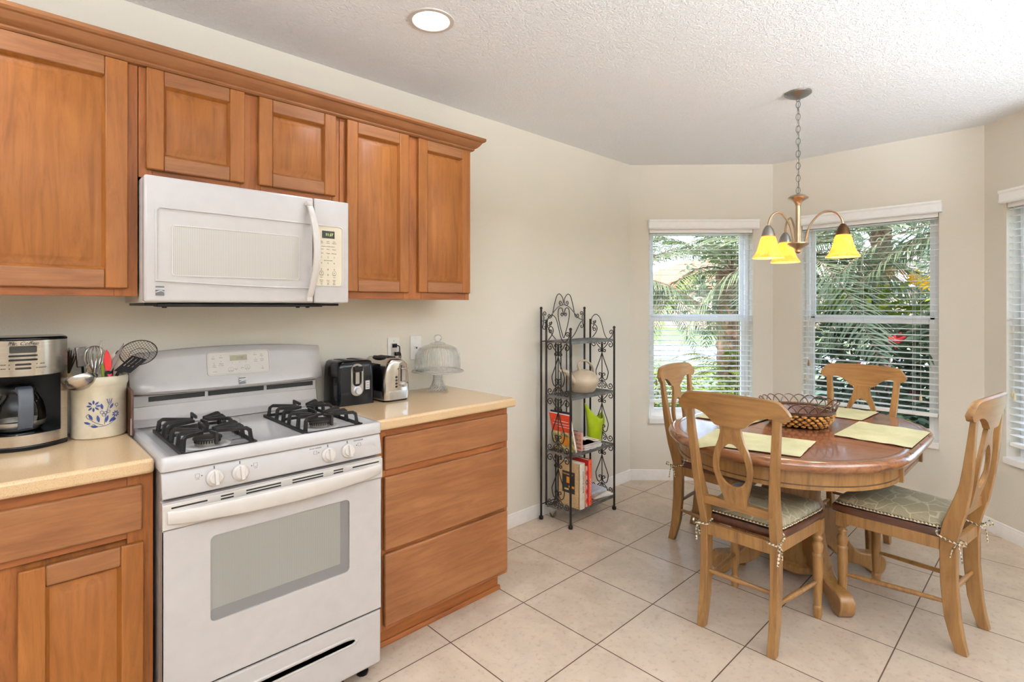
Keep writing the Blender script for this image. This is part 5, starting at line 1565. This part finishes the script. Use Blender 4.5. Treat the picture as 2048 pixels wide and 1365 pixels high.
mb = MB(); mb.tube(bez([(.085, 0, .185), (.104, 0, .150), (.100, 0, .09), (.082, 0, .03), (.066, 0, .012)], 6), [.012] * 10 + [.011] * 15, 10, flat=.8); mb.build('handle', 'can_green', gw)


def slab(mb, w, d, h, M, m=0):
    mb.M = M; mb.box(-w / 2, -d / 2, 0, w / 2, d / 2, h, m); mb.M = None


# leaning magazines, local plane is upright and tilted to the right
def leaning(name, label, cat, x, y, z, w, h, th, tilt, yaw, mats, extra=None, group=None):
    o = thing(name, label, cat, (0, 0, 0), group=group)
    M = Matrix.Translation((x, y, z)) @ Matrix.Rotation(R(yaw), 4, 'Z') @ Matrix.Rotation(R(tilt), 4, 'Y')
    mb = MB(); mb.M = M; mb.box(-th / 2, -w / 2, 0, th / 2, w / 2, h, 0)
    if extra: extra(mb, w, h, th)
    mb.build('cover', mats, o); return o
def face(u0, v0, u1, v1, m, k=.0007):
    return lambda mb, w, h, th: mb.box(-th / 2 - k, -w / 2 + w * u0, h * v0, -th / 2 + .0001, -w / 2 + w * u1, h * v1, m)
def multi(*fs):
    def g(mb, w, h, th):
        for f in fs: f(mb, w, h, th)
    return g
SB = SZ[2] + .0035
leaning('magazine', 'orange topped magazine with food photo leaning at the left of the third rack shelf', 'magazine', 2.372, -.180, SB, .175, .262, .014, -15, 0, ['paper', 'cover_orange', 'cover_food', 'flame'],
        multi(face(0, .52, 1, 1, 1), face(0, 0, 1, .52, 2), face(.25, .15, .6, .4, 3, .0011), face(.1, .80, .8, .82, 0, .0011), face(.1, .72, .9, .735, 0, .0011), face(.1, .65, .7, .665, 0, .0011)))
leaning('magazine', 'dark bordered magazine behind the orange one on the third rack shelf', 'magazine', 2.392, -.155, SB, .150, .272, .007, -14, 6, ['cover_dark', 'paper_photo'], face(.1, .6, .9, .95, 1))
bx = thing('black_box', 'small black box behind the magazine pile on the third rack shelf', 'box', (2.475, -.115, SB)); mb = MB(); mb.box(-.045, -.04, 0, .045, .04, .098); mb.box(-.046, -.041, .078, .046, .041, .100); mb.build('carton', 'cover_dark', bx, bevel=.002)
pk = thing('patterned_packet', 'pinkish printed packet standing beside the leaning magazines on the rack', 'packet', (2.4265, -.235, SB)); mb = MB(); mb.box(-.006, -.035, 0, .006, .035, .12, 0)
for k in range(4): mb.box(-.0066, -.03, .012 + k * .027, .0066, .03, .024 + k * .027, 1)
mb.build('packet', ['book_pink', 'paper_photo'], pk)
rnd = random.Random(3)
zz = SB; MG = 'magazines lying on the third shelf of the rack'
mg = [('blue grey magazine at the bottom of the pile on the third rack shelf', 'paper_blue', .010), ('pale magazine second from the bottom of the third shelf pile', 'paper_dull', .010), ('reddish edged magazine in the middle of the third shelf pile', 'book_red', .007), ('dark covered magazine just under the open one on the third shelf', 'cover_dark', .008)]
for i, (lb, m, h) in enumerate(mg):
    o = thing('magazine', lb, 'magazine', (2.545 + rnd.uniform(-.008, .008), -.208 + rnd.uniform(-.004, .004), zz), R(rnd.uniform(-3, 3)), MG)
    mb = MB(); mb.box(-.090, -.066, 0, .090, .066, h, 0); mb.box(-.0905, -.0665, h - .0012, .0905, .0665, h, 1); mb.build('pages', ['paper', m], o); zz += h + .0006
o = thing('magazine', 'open folded magazine with a photo page on top of the third shelf pile', 'magazine', (2.545, -.206, zz), R(-4), MG)
mb = MB(); rings = []
for i in range(9):
    t = i / 8; x = -.078 + .150 * t; z = .034 * math.sin(PI * min(1, t * 1.1 + .25)) ** 1.0 * (1 - .75 * t) + .002; rings.append([(x, -.062, z), (x, .062, z), (x, .062, z + .006), (x, -.062, z + .006)])
mb.loft(rings, True, True, 0, True)
ph = [[(x, y * .78, z + .0007) for x, y, z in r] for r in rings[3:8]]
mb.loft(ph, True, True, 1, True); mb.build('pages', ['paper', 'paper_photo'], o)
# rust leaf ornament hooked on the right side panel
o = thing('leaf_ornament', 'small rust coloured leaf caught on the right scroll panel of the rack', 'leaf', (RX1 - .010, -.195, .795))
mb = MB(); pts = []
for k in range(10):
    a = 2 * PI * k / 10; r_ = .017 if k % 2 == 0 else .007; pts.append((r_ * math.cos(a), r_ * math.sin(a)))
mb.prism(pts, -.001, .001, 'xz'); mb.build('leaf', 'rust_leaf', o)

BZ = SZ[3] + .0035; BG = 'cookbooks on the bottom shelf of the rack'
def book(label, x, th, h, d, mats, spine, cover=None, y=RF - .004):
    o = thing('book', label, 'book', (x, y, BZ), 0, BG)
    mb = MB(); mb.box(-th / 2, 0, 0, -th / 2 + .003, d, h, 0); mb.box(th / 2 - .003, 0, 0, th / 2, d, h, 0)
    rings = [[(-th / 2, .004, z), (-th / 2 + th * .2, -.004, z), (th / 2 - th * .2, -.004, z), (th / 2, .004, z), (th / 2, .008, z), (-th / 2, .008, z)] for z in (0, h)]
    mb.loft(rings, True, True, 1, False)
    mb.build('cover', mats[:2], o)
    mb = MB(); mb.box(-th / 2 + .003, .006, .004, th / 2 - .003, d - .005, h - .004); mb.build('pages', 'paper', o)
    mb = MB(); spine(mb, th, h); mb.build('spine_print', mats[2:], o)
    if cover: mb = MB(); cover(mb, th, h, d); mb.build('cover_print', ['cover_dark', 'flame', 'cover_food', 'wicker_straw'], o)
    return o
def sp_a(mb, th, h):
    for z, l in ((.50, .16), (.74, .10)):
        text_into(mb, 'THE HOME' if l > .12 else 'COOK', .018, Matrix.Translation((.004, -.0045, h * z)) @ Matrix.Rotation(R(90), 4, 'X') @ Matrix.Rotation(R(-90), 4, 'Z'), 0)
def cv_a(mb, th, h, d):
    x = -th / 2 - .0008
    mb.box(x, d * .22, h * .30, -th / 2 + .001, d * .80, h * .78, 0); mb.box(x - .0004, d * .45, h * .52, -th / 2, d * .60, h * .66, 1); mb.box(x - .0004, d * .24, h * .42, -th / 2, d * .50, h * .47, 1); mb.box(x - .0004, d * .30, h * .70, -th / 2, d * .78, h * .73, 3); mb.box(x - .0004, d * .5, h * .36, -th / 2, d * .7, h * .40, 2)
book('big tan cookbook with a fireplace photo on its cover, bottom rack shelf', 2.395, .055, .295, .185, ['book_tan', 'book_white', 'ink_dark'], sp_a, cv_a, y=RF - .012)
def sp_b(mb, th, h):
    for k in range(4): 
        z = h * (.15 + .23 * k); mb.prism([(-.011, z), (0, z - .022), (.011, z), (0, z + .022)], -.0048, -.0040, 'xz', 0 if k != 2 else 1)
    mb.prism([(-.004, h * .61), (0, h * .58), (.004, h * .61), (0, h * .64)], -.0053, -.0045, 'xz', 2)
book('red and white diamond patterned cookbook in the middle of the bottom rack shelf', 2.446, .028, .265, .17, ['book_red', 'book_pink', 'book_red', 'ink_dark', 'paper'], sp_b)
def sp_c(mb, th, h):
    text_into(mb, 'COOKBOOK', .020, Matrix.Translation((.002, -.0045, h * .40)) @ Matrix.Rotation(R(90), 4, 'X') @ Matrix.Rotation(R(90), 4, 'Z'), 0)
    for z in (.09, .91): mb.box(-.003, -.0048, h * z - .003, .003, -.0040, h * z + .003, 1)
book('orange spined cookbook, rightmost and tallest of the three on the bottom rack shelf', 2.486, .036, .300, .18, ['book_red', 'book_orange', 'paper', 'cover_dark'], sp_c)
PG = 'loose papers on the bottom shelf of the rack'
zz = BZ
pl_ = [('dark printed leaflet at the bottom of the paper pile, bottom rack shelf', 'paper_photo'), ('white envelope sticking out past the right front post of the rack', 'paper'), ('pale brown envelope in the middle of the paper pile, bottom rack shelf', 'paper_dull'), ('bluish white sheets on top of the paper pile, bottom rack shelf', 'paper_blue')]
for i, (lb, m) in enumerate(pl_):
    o = thing('envelope' if i in (1, 2) else 'paper_sheets', lb, 'paper', (2.632 + (.028 if i == 1 else 0) + rnd.uniform(-.008, .008), -.190 - (.03 if i == 1 else 0), zz), R((4, -12, 10, -6)[i]), PG)
    h = (.012, .010, .014, .016)[i]; mb = MB(); N = 7; rings = []
    for k in range(N + 1):
        t = k / N; x = -.085 + .17 * t; z = .004 * math.sin(PI * t) if i > 1 else 0; rings.append([(x, -.066, z), (x, .066, z), (x, .066, z + h), (x, -.066, z + h)])
    mb.loft(rings, True, True, 0, False); mb.build('sheet', m, o); zz += h + (.0008 if i < 2 else .001)
# curled dry leaf on the floor under the rack
o = thing('dry_leaf', 'curled grey-green dry leaf on the floor under the iron rack', 'leaf', (2.345, -.085, .002))
mb = MB()
for s, tip in ((-1, .05), (1, .038)):
    pts = []; 
    for i in range(7):
        t = i / 6; w = .014 * math.sin(PI * min(1, t + .12)); x = s * (.004 + .030 * t); z = .004 + tip * t ** 1.6
        pts.append([(x, -w, z), (x, w, z), (x, w, z + .0012), (x, -w, z + .0012)])
    mb.loft(pts, True, True, 0, True)
mb.tube([(-.008, 0, .004), (.008, 0, .004)], .004, 6)
mb.build('leaf', 'dry_leaf', o)
# ================================================================ garden and street seen through the windows
GZ = -.15
mb = MB(); mb.add([(-30, -60, GZ), (14.2, -60, GZ), (14.2, 70, GZ), (-30, 70, GZ)], [(0, 1, 2, 3)]); mb.add([(19.2, -60, GZ), (80, -60, GZ), (80, 70, GZ), (19.2, 70, GZ)], [(0, 1, 2, 3)])
tag(mb.build('lawn', 'grass', None), 'bright green lawn outside the bay windows', 'lawn', kind='stuff')
mb = MB(); mb.add([(14.2, -60, GZ - .02), (19.2, -60, GZ - .02), (19.2, 70, GZ - .02), (14.2, 70, GZ - .02)], [(0, 1, 2, 3)])
tag(mb.build('street', 'asphalt', None), 'pale street beyond the garden outside', 'street', kind='structure')
mb = MB(); mb.prism([(3.6, .35), (7.2, 1.9), (8.0, -3.2), (4.4, -3.2), (4.4, -.9)], GZ - .01, GZ + .012)
tag(mb.build('planting_bed', 'mulch', None), 'dark mulch planting bed along the bay outside', 'planting bed', kind='structure')


def house(x, y, w, d, roofm, label):
    h = thing('house', label, 'house', (x, y, GZ), group='houses across the street')
    mb = MB(); mb.box(0, -w / 2, 0, d, w / 2, 2.9); hb = mb.build('walls', 'house_wall', h)
    mb = MB(); e = .5
    mb.add([(-e, -w / 2 - e, 2.85), (d + e, -w / 2 - e, 2.85), (d + e, w / 2 + e, 2.85), (-e, w / 2 + e, 2.85), (d / 2, -w / 2 + d / 2, 5.3), (d / 2, w / 2 - d / 2, 5.3)], [(0, 1, 4), (1, 2, 5, 4), (2, 3, 5), (3, 0, 4, 5), (3, 2, 1, 0)]); mb.build('roof', roofm, h)
    for yy in (-w * .3, w * .12):
        mb = MB(); mb.box(-.03, yy, .9, .02, yy + 1.5, 2.1); mb.build('window', 'display_dark', hb)


house(35.5, 17.0, 13, 9, 'house_roof', 'pale house with an orange tiled roof, seen through the left window')
house(42.0, 5.0, 15, 9, 'house_roof_grey', 'pale house with a greyish roof, seen through the middle window')


def frond_mesh(L=1.6, n=34, leaf=.34, w=.013, droop=1.0, seed=1):
    """arching feather frond along +x, tip hanging"""
    rd = random.Random(seed); mb = MB(); pts = []
    for i in range(n + 1):
        t = i / n; pts.append(Vector((L * (t - .10 * droop * t * t), 0, L * (.34 * t - .62 * droop * t * t))))
    mb.tube([tuple(p) for p in pts[::3]], [.011 * (1 - .8 * i / (len(pts[::3]) - 1)) for i in range(len(pts[::3]))], 5, m=1)
    for i in range(4, n + 1):
        t = i / n; T = (pts[min(i + 1, n)] - pts[max(i - 1, 0)]).normalized(); N = T.cross(Vector((0, 1, 0))).normalized()
        l = leaf * (math.sin(PI * min(1, t * .86 + .12)) ** .7)
        for s in (-1, 1):
            dirv = (T * .62 + Vector((0, s, 0)) * .85 - N * .0 + Vector((0, 0, rd.uniform(-.35, .05)))).normalized()
            a = pts[i] + T * rd.uniform(-.01, .01); m1 = a + dirv * l * .5; e = a + dirv * l + Vector((0, 0, -.10 * l - .05 * l * droop)); side = T * w
            mb.add([tuple(a - side * .4), tuple(a + side * .4), tuple(m1 + side), tuple(m1 - side), tuple(e)], [(0, 1, 2, 3), (3, 2, 4)], 0)
    return mb


def palm(label, x, y, h, r, nf, L, leafm, seed, lean=0.0, leaf=.34):
    o = thing('palm_tree', label, 'palm', (x, y, GZ), group='palms outside the bay')
    rd = random.Random(seed)
    mb = MB(); rings = []; N = 14
    for i in range(int(h / .07) + 1):
        z = i * .07; k = r * (1.0 + .10 * (i % 2)) * (1 + .25 * max(0, z / h - .7))
        rings.append([((k + rd.uniform(-.02, .02)) * math.cos(2 * PI * j / N), (k + rd.uniform(-.02, .02)) * math.sin(2 * PI * j / N), z) for j in range(N)])
    mb.loft(rings, True, True, 0, False)
    for i in range(int(h * 30)):
        a = rd.uniform(0, 2 * PI); z = rd.uniform(h * .15, h); c, s = math.cos(a), math.sin(a)
        mb.add([(c * r - s * .04, s * r + c * .04, z), (c * r + s * .04, s * r - c * .04, z), (c * (r + .09), s * (r + .09), z + .10)], [(0, 1, 2)])
    mb.build('trunk', 'palm_trunk', o)
    base = [frond_mesh(L, 56, leaf, .012, d, seed + k) for k, d in enumerate((.35, .8, 1.25))]
    proto = None; protos = []
    for k in range(nf):
        b = k % 3
        if k < 3: f = base[b].build('frond', [leafm, 'stem_brown'], o); protos.append(f)
        else: f = protos[b].copy(); COL.objects.link(f); f.parent = o
        f.location = (0, 0, h); f.rotation_euler = (rd.uniform(-.3, .3), R((-42, -22, 8)[b]) + rd.uniform(-.15, .15), 2 * PI * (k * .382) + rd.uniform(-.2, .2))
    return o


palm('stout palm with a shaggy brown trunk outside the left window', 6.75, .62, 2.05, .19, 30, 2.2, 'palm_leaf', 11)
palm('palm with grey green fronds hanging outside the left edge of the left window', 5.35, 1.60, 1.85, .10, 40, 1.8, 'palm_leaf_grey', 23)
palm('palm with silvery fronds outside between the left and middle windows', 5.75, -.50, 2.10, .09, 28, 1.7, 'palm_leaf_grey', 37, leaf=.42)
palm('palm with a high crown behind the flowering shrubs', 8.0, -.8, 2.75, .10, 34, 2.2, 'palm_leaf_grey', 83, leaf=.5)
palm('palm with fronds sweeping across the top right of the middle window', 6.1, -2.15, 2.30, .10, 40, 2.2, 'palm_leaf_grey', 53, leaf=.45)


def leaf_shape(mb, p, up, out, l, w, m):
    s = up.cross(out)
    s = s.normalized() if s.length > 1e-6 else Vector((1, 0, 0))
    a = p; b1 = p + out * l * .35 + s * w; b2 = p + out * l * .35 - s * w; c = p + out * l * .38 - up * w * .25; e = p + out * l - up * l * .15
    c1 = p + out * l * .7 + s * w * .6 ; c2 = p + out * l * .7 - s * w * .6
    mb.add([tuple(a), tuple(b1), tuple(c1), tuple(e), tuple(c2), tuple(b2), tuple(c)], [(0, 1, 6), (1, 2, 6), (2, 3, 6), (3, 4, 6), (4, 5, 6), (5, 0, 6)], m, True)


def shrub(name, label, cat, c, rad, n, l, w, mats, top=None, flowers=0, fm=None, seed=5, group=None):
    o = thing(name, label, cat, (c[0], c[1], GZ), group=group); rd = random.Random(seed)
    mb = MB(); mb.mat = 0
    for i in range(n):
        while True:
            d = Vector((rd.uniform(-1, 1), rd.uniform(-1, 1), rd.uniform(-.95, 1)))
            if .45 < d.length < 1: break
        p = Vector((d.x * rad[0], d.y * rad[1], rad[2] + d.z * rad[2]))
        out = (Vector((d.x, d.y, .1)) + Vector((rd.uniform(-.7, .7), rd.uniform(-.7, .7), rd.uniform(-.5, .3)))).normalized()
        up = (Vector((0, 0, 1)) + d * .4 + Vector((rd.uniform(-.4, .4), rd.uniform(-.4, .4), 0))).normalized()
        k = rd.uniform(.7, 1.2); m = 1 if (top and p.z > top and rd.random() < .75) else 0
        leaf_shape(mb, p, up, out, l * k, w * k, m)
    mb.build('foliage', mats, o)
    mb = MB()
    for i in range(9):
        a = 2 * PI * i / 9; mb.tube(bez([(.05 * math.cos(a), .05 * math.sin(a), 0), (rad[0] * .3 * math.cos(a), rad[1] * .3 * math.sin(a), rad[2] * .7), (rad[0] * .6 * math.cos(a), rad[1] * .6 * math.sin(a), rad[2] * 1.5)], 4), .012, 5)
    mb.build('stems', 'stem_brown', o)
    for i in range(flowers):
        f = MB(); a = rd.uniform(PI * .6, PI * 1.5); q = Vector((rad[0] * .98 * math.cos(a), rad[1] * .98 * math.sin(a), rad[2] * rd.uniform(.7, 1.5)))
        if top and fm == 'flower_yellow': q = Vector((rad[0] * .7 * math.cos(a), rad[1] * .8 * math.sin(a), rad[2] * rd.uniform(1.86, 2.02)))
        for k in range(7):
            t = 2 * PI * k / 7; leaf_shape(f, q, Vector((-1, 0, .5)).normalized(), Vector((.3 * math.cos(t), math.cos(t), math.sin(t))).normalized(), .075, .02, 0)
        f.build('flower', fm, o)
    return o


SG = 'shrubs outside the bay'
shrub('flowering_shrub', 'big leaved shrub with red flowers outside the middle window', 'shrub', (6.55, -1.0), (.75, .62, .92), 1500, .15, .050, ['bush_leaf', 'bush_leaf_sunlit'], 1.50, 8, 'flower_red', 5, SG)
shrub('flowering_shrub', 'big leaved shrub with yellow tops at the right of the middle window', 'shrub', (6.1, -1.95), (.70, .62, .95), 1500, .15, .050, ['bush_leaf', 'bush_leaf_sunlit'], 1.52, 7, 'flower_yellow', 6, SG)
shrub('flowering_shrub', 'low shrub with scattered pale leaves under the middle window', 'shrub', (5.1, -1.50), (.42, .75, .32), 700, .10, .030, ['bush_leaf', 'fern_leaf'], .45, 0, None, 7, SG)
shrub('boxwood_hedge', 'clipped small leaved hedge under the left window, left half', 'hedge', (5.15, .95), (.62, .55, .46), 2200, .055, .020, ['hedge_leaf', 'fern_leaf'], .72, 0, None, 8, SG)
shrub('boxwood_hedge', 'clipped small leaved hedge under the left window, right half', 'hedge', (5.25, .10), (.60, .55, .42), 2000, .055, .020, ['hedge_leaf', 'fern_leaf'], .68, 0, None, 9, SG)
FG = 'ferns round the stout palm'
fernp = MB()
for i in range(1, 20):
    t = i / 20
    for s in (-1, 1):
        p = Vector((.75 * t, 0, .55 * t - .62 * t * t)); l = .12 * math.sin(PI * (t * .85 + .13)); leaf_shape(fernp, p, Vector((0, 0, 1)), Vector((.35, s, -.15)).normalized(), l, .016, 0)
fernp.tube([(.75 * t, 0, .55 * t - .62 * t * t) for t in [i / 10 for i in range(11)]], .004, 4, m=1)
for k, (x, y, z, lb) in enumerate(((6.35, .50, .75, 'fern growing on the middle of the stout palm trunk'), (6.25, .75, .30, 'fern growing low at the left of the stout palm'), (6.40, .25, .45, 'fern growing at the right of the stout palm'))):
    o = thing('fern', lb, 'fern', (x, y, GZ + z), group=FG); rd = random.Random(90 + k); pr = None
    for i in range(13):
        if pr is None: f = fernp.build('frond', ['fern_leaf', 'stem_brown'], o); pr = f
        else: f = pr.copy(); COL.objects.link(f); f.parent = o
        f.location = (0, 0, 0); f.rotation_euler = (rd.uniform(-.2, .2), rd.uniform(-.5, .5), PI + rd.uniform(-1.7, 1.7))
    mb = MB(); mb.tube([(.15, 0, -z), (.10, 0, -.05), (0, 0, 0)], .02, 6); mb.build('root_stem', 'stem_brown', o)

for k, (x, y, r_, z_) in enumerate(((30, 10.5, 3.2, 2.6), (33, 3.5, 3.6, 3.0), (29, -1.5, 3.4, 3.2), (31, -7, 3.6, 3.2), (27, 19.5, 2.6, 2.4))):
    shrub('tree', ('grey green tree between the two houses', 'grey green tree in front of the grey roofed house', 'grey green tree across the street behind the flowering shrubs', 'grey green tree across the street, far right', 'grey green tree across the street, far left')[k], 'tree', (x, y), (r_, r_, z_), 1100, .55, .17, ['tree_leaf'], None, 0, None, 40 + k, 'trees across the street')
